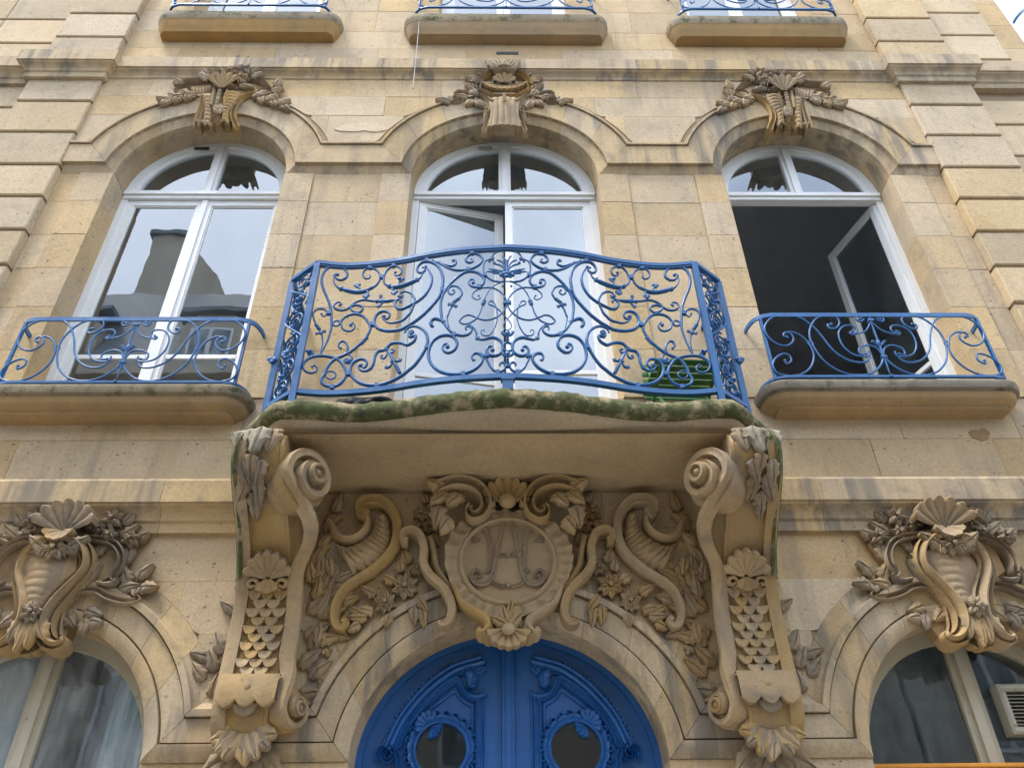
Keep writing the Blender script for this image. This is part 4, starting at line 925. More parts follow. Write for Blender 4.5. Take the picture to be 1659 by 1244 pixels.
def ruffle(P, Q, nrib, y0, base=.02, bulge=.03, amp=.012, fr=None, nu=None, sag=0., edge=.0):
    """fluted patch between two curves; the folds may sag between them"""
    fr = fr or wallf(y0); P = cr(P, 8); Q = cr(Q, 8); nu = nu or nrib*5
    ip = lambda C, u: np.array([np.interp(u, np.linspace(0, 1, len(C)), [c[k] for c in C]) for k in (0, 1)])
    rows = []
    T = (0, .08, .2, .32, .44, .56, .68, .8, .92, 1.)
    for i in range(nu+1):
        u = i/nu; a, b = ip(P, u), ip(Q, u); row = []
        fold = lambda t: (abs(math.sin(PI*(u*nrib+sag*math.sin(PI*t)+.5*math.sin(u*7+t*2.2)*(1 if sag else 0)))))
        b = b+(b-a)*edge*(fold(1)-.5)
        row.append(fr(*a, -.02))
        for t in T: row.append(fr(*(a+(b-a)*t), base+bulge*math.sin(PI*t)+amp*(fold(t)**.7-.4)*math.sin(PI*min(1, t*.85+.12))))
        row.append(fr(*b, -.02)); rows.append(row)
    return MB().grid(rows)
def spiral(cx, cz, r0, r1, a0, turns, n=26):
    """from the eye outwards"""
    return [(cx+(r0+(r1-r0)*k/n)*math.cos(a0+turns*2*PI*k/n), cz+(r0+(r1-r0)*k/n)*math.sin(a0+turns*2*PI*k/n)) for k in range(n+1)]
def squash(mb, k):
    m = MB(); m.f = mb.f; m.v = [(x, y*k if y < 0 else y, z) for x, y, z in mb.v]; return m
CV, CG, OC = M['carved'], M['carved_grey'], M['ochre']
# ------------------------------------------------------------------ the two consoles
FP = cr([(-.60, 3.812), (-.66, 3.75), (-.665, 3.68), (-.60, 3.58), (-.40, 3.42), (-.255, 3.29), (-.168, 3.14), (-.142, 2.965), (-.168, 2.77), (-.198, 2.625), (-.185, 2.53), (-.13, 2.455), (-.06, 2.43)], 5)
_hw = cr([(2.43, .14), (2.58, .15), (2.75, .158), (2.95, .163), (3.15, .158), (3.35, .15), (3.55, .147), (3.72, .14), (3.82, .13)], 5)
HW = np.array([float(np.interp(p[1], [h[0] for h in _hw], [h[1] for h in _hw])) for p in FP])
def Ff(z):
    zs_ = [p[1] for p in FP][::-1]; return float(np.interp(z, zs_, [p[0] for p in FP][::-1]))
def Fn(z):
    e = .01; d = (Ff(z+e)-Ff(z-e))/(2*e); n_ = np.array((-1., d)); return n_/np.linalg.norm(n_)
XC = -1.20
def console(sgn):
    K = (lambda mb: mb) if sgn < 0 else (lambda mb: mirror(mb))
    core = []
    for p, w_ in zip(FP, HW):
        y, z = p; i = Fn(z) if z < 3.70 else np.array((-1., 0.)); w_ = w_-.046
        def q(x, d): return (XC+x, y+i[0]*d, z+i[1]*d)
        core.append([(XC-w_, .05, z), (XC-w_, min(y+.03, .0), z), q(-w_, -.014), q(-w_+.016, -.010), q(-w_+.020, -.016), q(0, -.010), q(w_-.020, -.016), q(w_-.016, -.010), q(w_, -.014), (XC+w_, min(y+.03, .0), z), (XC+w_, .05, z)])
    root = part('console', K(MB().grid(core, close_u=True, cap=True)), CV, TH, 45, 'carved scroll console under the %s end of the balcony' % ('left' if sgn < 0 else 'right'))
    def add(n_, mb, mat=CV, sm=50): return obj(n_, K(mb), mat, root, sm)
    # on each cheek a ribbon runs down the S into the lower volute; the upper volutes are turned outwards
    UC_, UR, LC_, LR = (-.50, 3.60), .168, (-.118, 2.598), .105
    hz = lambda z: float(np.interp(z, [p[1] for p in FP][::-1], HW[::-1]))
    pth = [(Ff(z)+.016, z) for z in (3.79, 3.75, 3.70, 3.65, 3.60, 3.55)]+[(Ff(z)+.016, z) for z in np.arange(3.50, 2.50, -.045)]+[(-.10, 2.455)]
    hx = lambda z: hz(min(3.78, max(2.46, z)))
    # outer cheek: plain ribbon down the S
    add('volute_ribbon', rel(pth, [.020, .022, .02, .019, .018, .016], .05, 'band', lambda a, b, h: (XC-(hx(b)-.046+h), a, b), n=2), CV, 40)
    # inner cheek: one ribbon that uncoils from the upper volute, runs down the S and winds into the lower one
    X0 = XC+.172; R = []
    for k in range(46):
        u = k/45; th = -1.85*PI+(2.85*PI+.42)*u; r_ = .048+(UR-.021-.048)*u; R.append((UC_[0]+r_*math.cos(th), UC_[1]+r_*math.sin(th), math.radians(38), X0, .010+.013*min(1, u*1.6), .115-.057*u, UC_[0]))
    for z in np.arange(3.45, 2.71, -.03):
        f = min(1, max(0, (3.47-z)/.24)); f = f*f*(3-2*f); g_ = min(1, max(0, (2.86-z)/.17)); g_ = g_*g_*(3-2*g_)
        ph = math.radians(38)*(1-f)+math.radians(32)*g_; xx = (X0*(1-f)+(XC+hx(z)-.046)*f)*(1-g_)+(X0+.006)*g_
        R.append((Ff(z)+.016-.03*(1-f), z, ph, xx, .021, .055, UC_[0] if z > 3.0 else LC_[0]))
    for k in range(34):
        u = k/33; th = PI-.45+2.7*PI*u; r_ = LR-.016-(LR-.046)*u; R.append((LC_[0]+r_*math.cos(th), LC_[1]+r_*math.sin(th), math.radians(32), X0+.006, .018-.010*u, .05+.03*u, LC_[0]))
    for _ in range(2):                                    # ease the joins
        Q_ = [np.array(t) for t in R]; R = [Q_[0]]+[(Q_[i-1]+2*Q_[i]+Q_[i+1])/4 for i in range(1, len(Q_)-1)]+[Q_[-1]]
    rows = []
    for i, (a, b, ph, xx, w_, h_, c0) in enumerate(R):
        t = np.array(R[min(i+1, len(R)-1)][:2])-np.array(R[max(i-1, 0)][:2]); t /= np.linalg.norm(t); q = np.array((-t[1], t[0])); row = []
        for u, v in PR['band']:
            a1, b1, h = a+q[0]*w_*u, b+q[1]*w_*u, h_*v
            row.append((xx+h*math.cos(ph)+(a1-c0)*math.sin(ph)*.9, (a1-c0)*math.cos(ph)+c0-h*math.sin(ph), b1))
        rows.append(row)
    add('volute_ribbon', MB().grid(rows, close_u=True, cap=True), CV, 40)
    for (c_, R_, x0, deg, eye, pr) in ((UC_, UR, X0, 38, .056, .13), (LC_, LR, X0+.006, 32, .036, .085)):
        ph = math.radians(deg); cp_, sp_ = math.cos(ph), math.sin(ph)
        def fv(a, b, h): return (x0+h*cp_+(a-c_[0])*sp_*.9, (a-c_[0])*cp_+c_[0]-h*sp_, b)
        add('volute_disc', MB().grid([[fv(c_[0]+R_*rr*math.cos(a), c_[1]+R_*rr*math.sin(a), hh) for a in np.linspace(0, 2*PI, 33)[:-1]] for rr, hh in ((.90, -.12), (.93, .0), (.9, .012), (.5, .02), (.03, .03))], close_u=True, cap=True), CV, 40)
        add('volute_eye', MB().grid([[fv(c_[0]+eye*rr*math.cos(a), c_[1]+eye*rr*math.sin(a), pr*hh) for a in np.linspace(0, 2*PI, 25)[:-1]] for rr, hh in ((1, 0), (1, .88), (.9, .985), (.68, 1), (.54, .83), (.4, .82), (.25, .95), (.02, 1))], close_u=True, cap=True), CV, 40)
    # shell at the neck, scales below it, drop and tongue at the foot
    def front(z, lift): n_ = Fn(z); return np.array((Ff(z)+n_[0]*lift, z+n_[1]*lift))
    def ff(a, b, h): q = front(b, h); return (XC+a, q[0], q[1])
    add('shell', shell((0, 3.205), .125, .06*PI, .94*PI, 7, 0, .035, .016, fr=ff), CV)
    add('shell', shell((0, 3.215), .075, 1.15*PI, 1.85*PI, 3, 0, .03, .012, fr=ff), CV)
    for s in (-1, 1): add('curl', rel(spiral(s*.075, 3.185, .006, .03, 0 if s < 0 else PI, 1.2*s, 12), .011, [.05, .035], 'round', ff, n=2))
    z = 3.14; row = 0
    while z > 2.74:
        n_ = 3 if row % 2 == 0 else 2; sp = .064
        for k in range(n_):
            cx = (k-(n_-1)/2)*sp; rows = []; jl = random.uniform(-.002, .003)
            for i in range(9):
                a = PI+PI*i/8
                rows.append([ff(cx+.0335*t*math.cos(a), z+.046*t*math.sin(a)+.018, .000+.013*t+jl-(.02 if q else 0)) for t, q in ((.05, 0), (.5, 0), (.88, 0), (1.0, 0), (1.0, 1))])
            add('scale', MB().grid(rows), CV, 40)
        z -= .042; row += 1
    pl = []
    for i in range(19):
        a = -1+2*i/18; zb = 2.615-.028*abs(math.cos(a*PI*1.5))
        pl.append([ff(a*.135, zz, hh+.016) for zz, hh in ((2.735, -.01), (2.732, .018), (2.69, .024), (zb+.01, .026), (zb, .022), (zb, -.02))])
    add('apron', MB().grid(pl), CV, 40)
    bt = ff(0, 2.672, .03); mb = MB()
    rows = []
    for rr, hh in ((.032, .018), (.032, .032), (.026, .036), (.022, .032), (.016, .04), (.002, .043)): rows.append([ff(rr*math.cos(a), 2.672+rr*math.sin(a), hh) for a in np.linspace(0, 2*PI, 17)[:-1]])
    add('boss', MB().grid(rows, close_u=True, cap=True), CV, 50)
    rows = []
    for i in range(13):
        a = PI+PI*i/12; rows.append([ff(.055*t*math.cos(a), 2.605+.05*t*math.sin(a), .028-.01*t-(.03 if q else 0)) for t, q in ((.02, 0), (.6, 0), (1, 0), (1, 1))])
    add('tongue', MB().grid(rows), M['carved_grey'], 40)
    # acanthus cap, tuft on the brow and foliage under the foot
    for k in range(4):
        a = -.125+.05*k; y = -.655+.04*abs(k-2)/2
        fr = lambda u, v, h, y=y: (XC+u, y-h, v)
        add('acanthus_leaf', leaf((a, 3.805), -PI/2+(k-2)*.14, .14-.016*abs(k-2), .042, 0, .05, .04, fr, k), M['halfmoss'] if k < 3 else CG)
    for k, (u, z) in enumerate(((-.08, 3.60), (-.03, 3.63), (.02, 3.60), (-.05, 3.545), (.0, 3.54), (-.03, 3.49))):
        add('leaf_tuft', leaf((u-.02, z+.03), -PI/2+random.uniform(-.5, .5), .085, .026, 0, .03, .02, ff, k), CG)
    add('bud', berries((-.02, 3.50), .045, 0, 4, ff), CG)
    for k in range(9):
        a = -PI/2+(k-4)*.33; fr = lambda u, v, h: (XC+u, -.14-h, v)
        add('foot_leaf', leaf((.012*(k-4), 2.49), a, .12-.008*abs(k-4), .045, 0, .035, .04, fr, k), CG if k % 2 else OC)
    for k in range(7):
        a = -PI/2+(k-3)*.36; fr = lambda u, v, h: (XC+u, -.06-h, v)
        add('foot_leaf', leaf((.02*(k-3), 2.42), a, .14, .04, 0, .03, .04, fr, k), CG)
    # moss along the outer cheek
    rows = []
    for p, w_ in zip(FP, HW):
        if p[1] < 3.18 or p[1] > 3.79: continue
        rows.append([(XC-w_-.001, p[0]+.06, p[1]), (XC-w_-.012, p[0]+.03, p[1]), (XC-w_-.012, p[0]+.006, p[1]), (XC-w_+.008, p[0]-.02, p[1]), (XC-w_+.024, p[0]-.018, p[1])])
    add('mossy_edge', MB().grid(rows), M['mossy'], 50)
    # sprigs on the wall beside the console
    for k, (dx, z, a) in enumerate(((-.20, 3.22, 2.0), (-.215, 3.13, 2.4), (-.20, 3.05, 1.6), (-.25, 2.93, 2.2), (-.30, 2.90, 2.7), (-.27, 2.84, 1.9), (-.31, 2.80, 2.5), (-.26, 2.72, 1.5))):
        add('sprig_leaf', leaf((XC+dx+.03, z-.03), a, .10, .026, -.002, .03, .02, None, k), CG)
    for k, (dx, z, a) in enumerate(((.22, 3.24, .9), (.20, 3.14, .5), (.27, 3.10, 1.2), (.21, 3.0, .7), (.25, 2.94, 1.3), (.20, 2.86, .6), (.26, 2.80, .9), (.21, 2.72, .2), (.17, 2.72, -.6), (.24, 3.32, 1.6), (.30, 3.20, .5))):
        add('sprig_leaf', leaf((XC+dx-.03, z-.03), a, .115, .03, -.002, .035, .02, None, k), CV)
    for (dx, z) in ((.30, 2.90), (.30, 2.76), (.24, 3.27)): add('berries', berries((XC+dx, z), .036, -.004), CV)
    return root
console(-1); console(1)
# ------------------------------------------------------------------ carved spandrels beside the cartouche
RS = reg(500, 790, 4.61)
def spandrel(sgn):
    K = (lambda mb: mb) if sgn < 0 else (lambda mb: mirror(mb))
    y0 = -.004; Z_ = lambda P, y=-.03: zpts(RS, P, y)
    main = rel(Z_([(440, 235), (400, 205), (405, 145), (480, 112), (570, 130), (640, 205), (668, 300), (650, 430), (590, 530), (480, 628), (350, 710), (262, 780), (212, 870), (195, 960), (215, 1040), (258, 1058), (286, 1022), (262, 1000)]), [.030, .033, .028, .026, .022, .022, .016], [.11, .09, .075, .07, .07, .07, .08], 'band', wallf(y0))
    root = part('spandrel_carving', K(main), OC, TH, 50)
    def add(n_, mb, mat=OC): return obj(n_, K(mb), mat, root, 50)
    add('wing', ruffle(Z_([(200, 430), (300, 445), (400, 400), (480, 330), (505, 215)]), Z_([(330, 640), (460, 590), (560, 500), (605, 380), (590, 215)]), 11, y0, .03, .03, .020, sag=.5, edge=.10))
    add('scroll', rel(Z_([(150, 255), (180, 290), (205, 350), (280, 388), (370, 365), (430, 300), (440, 230)]), [.016, .026, .028, .022], .075, 'round', wallf(y0)))
    for (x, y, a, L_) in ((60, 430, .6, .10), (130, 330, 1.2, .10), (190, 180, 1.3, .11), (120, 250, .4, .09), (140, 520, -1.2, .10), (250, 620, .9, .09), (200, 680, .2, .10), (50, 830, 1.6, .11), (60, 930, .9, .11), (140, 960, .6, .09), (80, 1010, -1.4, .10)):
        c = Z_([(x, y)])[0]; add('acanthus_leaf', leaf(c, a, L_, .026, y0, .045, .025, None, x))
    for k, (x, y, a, L_) in enumerate(((240, 850, .2, .08), (130, 460, 2.2, .09), (30, 560, 1.3, .10), (20, 700, 1.8, .10), (170, 760, .1, .09), (240, 730, .9, .08), (160, 1060, -.3, .09), (60, 1140, .4, .09), (740, 560, 2.0, .07))):
        add('acanthus_leaf', leaf(Z_([(x, y)])[0], a, L_*1.1, .028, y0, .035, .02, None, k*3))
    for (x, y) in ((90, 640), (110, 1120), (60, 690)): add('berries', berries(Z_([(x, y)])[0], .035, y0-.01), OC)
    # garland of flowers that lies on the arch
    for (x, y, r_) in ((720, 730, .062), (570, 850, .052), (810, 600, .035)): add('flower', flower(Z_([(x, y)], -.05)[0], r_, -.035, 8, .035, seed=x), CV)
    for (x, y, a, L_) in ((640, 700, 2.6, .07), (500, 790, 2.9, .08), (800, 800, -.9, .10), (790, 880, -1.7, .09), (840, 890, -1.2, .10), (480, 920, 3.0, .08), (600, 930, -1.5, .07), (430, 960, 3.4, .085), (400, 940, 2.6, .07), (380, 1010, 3.6, .06), (690, 620, 1.9, .06), (800, 610, .3, .05)):
        add('garland_leaf', leaf(Z_([(x, y)], -.05)[0], a, L_, .022, -.03, .035, .02, None, y), CV)
    return root
spandrel(-1); spandrel(1)
# ------------------------------------------------------------------ the cartouche over the door
RC = reg(600, 740, 3.607)
def C2(P, y=-.08): return zpts(RC, P, y)
cc = np.array(C2([(785, 612)])[0]); cc[0] = 0.0
rx = .5*(C2([(1062, 612)])[0][0]-C2([(505, 612)])[0][0]); rz = .5*(C2([(785, 372)])[0][1]-C2([(785, 868)])[0][1])
yc = -.06
rows = []
for (t, hh) in ((1.04, -.05), (1.04, .045), (1.0, .056), (.95, .05), (.92, .028), (.90, .022), (.5, .032), (.02, .034)):
    rows.append([(cc[0]+rx*t*math.cos(a), yc-hh, cc[1]+rz*t*math.sin(a)) for a in np.linspace(0, 2*PI, 57)[:-1]])
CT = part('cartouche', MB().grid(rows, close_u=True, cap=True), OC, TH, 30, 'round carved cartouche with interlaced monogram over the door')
def cadd(n_, mb, mat=OC, two=True, sm=50):
    obj(n_, mb, mat, CT, sm)
    if two: obj(n_, mirror(mb), mat, CT, sm)
# ruffled frame
rows = []
N = 132
for i in range(N):
    a = 2*PI*i/N; rip = .5+.5*math.sin(a*26+2.5*math.sin(3*a)); out = 1.27+.05*math.sin(3*a+.5)+.06*abs(math.cos(a))+.02*rip; row = []
    for t, hh in ((1.0, .03), (1.08, .04), (1.16, .034), (1.24, .03), (out, .042), (out+.01, -.06)):
        row.append((cc[0]+rx*t*math.cos(a), yc-hh-(.024*(rip-.4)*min(1, (t-1.05)/.12) if 1.05 < t <= out else 0), cc[1]+rz*t*math.sin(a)*.98))
    rows.append(row)
cadd('ruffle', MB().grid(rows, close_v=True), OC, False)
mirx = lambda P: P
cadd('scroll', rel(C2([(590, 335), (575, 360), (605, 388), (655, 365), (678, 300), (650, 240), (590, 205), (500, 195), (420, 215), (385, 240)]), [.014, .028, .036, .042, .034], [.15, .13, .14, .15, .13], 'two', wallf(yc)))
for (x, y, a, L_) in ((450, 250, -2.2, .08), (430, 225, 2.6, .07), (520, 260, -2.0, .07), (410, 330, -1.7, .09), (470, 400, -2.3, .07)): cadd('acanthus_leaf', leaf(C2([(x, y)])[0], a, L_*1.25, .036, yc-.09, .05, .03, None, x))
cadd('scroll', rel(C2([(222, 505), (195, 500), (200, 455), (245, 440), (290, 465), (315, 540), (312, 630), (355, 705), (430, 775), (472, 860), (475, 930), (450, 978), (412, 985), (402, 962)], -.06), [.018, .024, .024, .023, .025, .022, .010], [.09, .08, .08, .08, .085, .07], 'band', wallf(-.025)), CV)
cadd('scroll', rel(C2([(350, 470), (372, 560), (385, 640), (440, 730), (510, 800), (560, 860)], -.06), .022, .07, 'round', wallf(-.02)))
cadd('scroll', rel(C2([(490, 760), (530, 850), (610, 905), (680, 955), (690, 1005), (650, 1035), (632, 1010)], -.08), [.014, .024, .028, .026, .018], .075, 'round', wallf(yc+.01)))
c = C2([(782, 300)])[0]; cadd('shell', shell((0, c[1]), .155, .10*PI, .90*PI, 7, yc-.01, .075, .022), OC, False)
cadd('shell_heart', MB().ell((0, yc-.085, c[1]+.012), .05, .035, .045, 10, 7), OC, False)
for s in (-1, 1): obj('curl', rel(spiral(s*.10, c[1]+.02, .004, .032, 0 if s < 0 else PI, 1.3*s, 12), .012, [.12, .09], 'round', wallf(yc), n=2), OC, CT, 50)
zb = C2([(790, 960)])[0][1]
for k in range(5): cadd('fleuron_leaf', leaf((0, zb-.045), PI/2+(k-2)*.42, .125-.018*abs(k-2), .026, yc-.03, .05, .02, None, k), OC, False)
zc = C2([(790, 1050)], -.14)[0][1]
cadd('keystone_shell', shell((0, zc+.055), .115, 1.05*PI, 1.95*PI, 7, yc-.03, .05, .018), OC, False)
cadd('keystone_boss', MB().ell((0, yc-.09, zc+.035), .034, .03, .03, 10, 7), OC, False)
for s in (-1, 1): obj('curl', rel(spiral(s*.10, zc+.03, .004, .032, 0 if s < 0 else PI, -1.2*s, 12), .013, [.09, .07], 'round', wallf(yc+.01), n=2), OC, CT, 50)
cadd('keystone', MB().ell((0, .02, zc+.085), .15, .11, .085, 16, 10), OC, False)
for (x, y, r_) in ((300, 325, .045), (352, 395, .048), (365, 300, .035)): cadd('flower', flower(C2([(x, y)], -.04)[0], r_, -.02, 7, .035, seed=x), CV)
for (x, y, a, L_) in ((285, 370, -2.2, .06), (330, 260, 1.9, .06), (370, 440, -1.4, .07)): cadd('leaf', leaf(C2([(x, y)], -.04)[0], a, L_, .02, -.015, .035, .02, None, x), CV)
# interlaced initials M and A carved on the disc
my = yc-.034
def stroke(P, w_=.0085, two=True):
    w_ = [1.25*q for q in w_] if hasattr(w_, '__len__') else 1.25*w_
    mb = rel(C2(P, -.095), w_, .013, 'two', wallf(my), n=4); obj('monogram_stroke', mb, CG, CT, 50)
    if two: obj('monogram_stroke', mirror(mb), CG, CT, 50)
stroke([(775, 375), (765, 440), (748, 520), (735, 590), (722, 660), (700, 720), (660, 745), (610, 735), (590, 690), (620, 660), (650, 690), (625, 705)], [.006, .010, .011, .010, .007, .005])
stroke([(640, 480), (612, 490), (588, 465), (600, 425), (645, 405), (680, 430), (698, 490), (703, 560), (700, 640), (680, 680)], [.005, .006, .009, .011, .010, .007])
stroke([(735, 578), (785, 572)], .008); stroke([(703, 725), (735, 745), (785, 760)], [.006, .009])
for (x, y) in ((705, 542), (738, 575), (785, 578), (785, 750)):
    q = C2([(x, y)], -.095)[0]
    for s in ((-1, 1) if x < 780 else (1,)): obj('monogram_bead', MB().ell(((q[0]*s if x < 780 else 0), my-.006, q[1]), .014, .011, .014, 8, 5), CG, CT, 50)
# ------------------------------------------------------------------ keystone carvings of the ground floor windows
RK = reg(0, 790, 4.29)
def low_keystone(dx, flip=False):
    ax = np.mean([zpts(RK, [p], -.13)[0][0] for p in ((250, 1070), (390, 1070), (215, 520), (640, 470))])
    Z_ = lambda P, y=-.10: [(x-ax, z) for x, z in zpts(RK, P, y)]
    def K(mb):
        m = shift(squash(mb, .85), dx); return m
    y0 = -.03
    body = ruffle(Z_([(215, 470), (215, 600), (205, 720), (240, 850), (235, 960), (250, 1070)]), Z_([(640, 470), (620, 590), (520, 690), (430, 800), (392, 950), (390, 1070)]), 13, y0, .07, .04, .009, sag=1.4)
    root = part('keystone_carving', K(body), CV, TH, 50)
    def add(n_, mb, mat=CV, two=False):
        obj(n_, K(mb), mat, root, 50)
        if two: obj(n_, K(mirror(mb)), mat, root, 50)
    # stone behind the carving
    add('back_plate', MB().prism(Z_([(40, 420), (130, 330), (840, 350), (930, 440), (900, 600), (700, 700), (560, 1050), (90, 1080), (60, 700)], -.04), -.04, .05), CV)
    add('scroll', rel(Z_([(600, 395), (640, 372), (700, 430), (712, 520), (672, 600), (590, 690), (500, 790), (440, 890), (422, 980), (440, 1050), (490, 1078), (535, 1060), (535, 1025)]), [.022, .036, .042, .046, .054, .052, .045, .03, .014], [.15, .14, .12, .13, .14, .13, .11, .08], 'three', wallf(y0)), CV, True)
    add('scroll', rel(Z_([(640, 330), (720, 338), (830, 350), (905, 385), (942, 460), (928, 540), (885, 600), (910, 625)]), [.014, .018, .02, .022, .016], [.10, .09, .08, .08, .07], 'two', wallf(y0)), CG, True)
    add('scroll', rel(Z_([(640, 300), (615, 235), (640, 195), (690, 190), (735, 215), (728, 255), (690, 258)]), [.010, .017, .018, .012], [.10, .11, .08], 'two', wallf(y0)), CG, True)
    add('scroll', rel(Z_([(770, 640), (830, 650), (880, 640), (905, 612)]), [.012, .02, .014], .07, 'round', wallf(y0)), CG, True)
    add('acanthus_scroll', rel(Z_([(640, 735), (700, 710), (790, 715), (860, 755), (960, 785), (1050, 785), (1068, 760), (1030, 755)], -.05), [.014, .022, .022, .016, .012], [.06, .07, .06, .05], 'two', wallf(-.02)), CG, True)
    add('acanthus_scroll', rel(Z_([(640, 690), (700, 640), (760, 570), (800, 510)], -.08), [.028, .022, .008], [.08, .09, .06], 'three', wallf(y0)), CG, True)
    add('scroll', rel(Z_([(650, 760), (600, 760), (560, 820), (530, 920), (520, 1010), (545, 1060)], -.06), [.012, .018, .02, .016], .07, 'two', wallf(-.02)), CV, True)
    c = Z_([(535, 275)], -.12)[0]
    add('shell', shell((0, c[1]-.03), .18, .08*PI, .92*PI, 7, y0-.05, .10, .03), CG)
    add('shell_heart', shell((0, c[1]-.015), .085, 1.05*PI, 1.95*PI, 5, y0-.08, .09, .012), CV)
    for k in range(7):
        a = (k-3)*.35; add('crown_leaf', leaf((.018*(k-3), c[1]-.10), -PI/2+a, .075, .024, y0-.09, .05, .03, None, k), CG)
    cf = Z_([(470, 440)])[0][1]; add('flower', flower((.0, cf-.0), .06, y0-.12, 6, .04), CG)
    for s in (-1, 1): add('leaf', leaf((s*.05, cf), PI/2-s*1.2, .11, .035, y0-.10, .05, .03, None, s), CG)
    for (x, y, r_) in ((880, 205, .055), (860, 320, .04), (1010, 345, .045), (790, 270, .035)): add('flower', flower(Z_([(x, y)], -.09)[0], r_, -.07, 6, .045, seed=x), CG, True)
    for (x, y, a, L_) in ((940, 330, .5, .10), (1000, 400, -1.2, .09), (1060, 350, .7, .06), (960, 250, 1.1, .07), (900, 230, 2.0, .07), (820, 380, -1.5, .07), (1060, 620, 1.0, .09), (1080, 680, -.2, .08), (1000, 660, 2.2, .09), (1060, 680, -1.3, .05), (700, 840, -.4, .09), (690, 900, -1.1, .08), (720, 920, .0, .07), (560, 880, -.6, .08), (930, 700, .4, .10)):
        add('leaf', leaf(Z_([(x, y)], -.06)[0], a, L_, .028, -.04, .04, .03, None, x), CG, True)
    add('berries', berries(Z_([(1085, 690)], -.05)[0], .04, -.03), CG, True)
    zt = Z_([(320, 1075)], -.12)[0][1]
    add('tongue', shell((0, zt+.05), .10, 1.1*PI, 1.9*PI, 5, -.02, .06, .02), CV)
    c2 = Z_([(310, 870)], -.12)[0][1]; add('posy', flower((0, c2), .05, y0-.13, 7, .03), CG)
    for k in range(5): add('drop_leaf', leaf(((k-2)*.022, c2-.03), -PI/2+(k-2)*.16, .15-.02*abs(k-2), .03, y0-.10, .04, .02, None, k), CV)
    return root
low_keystone(-BAY); low_keystone(BAY)
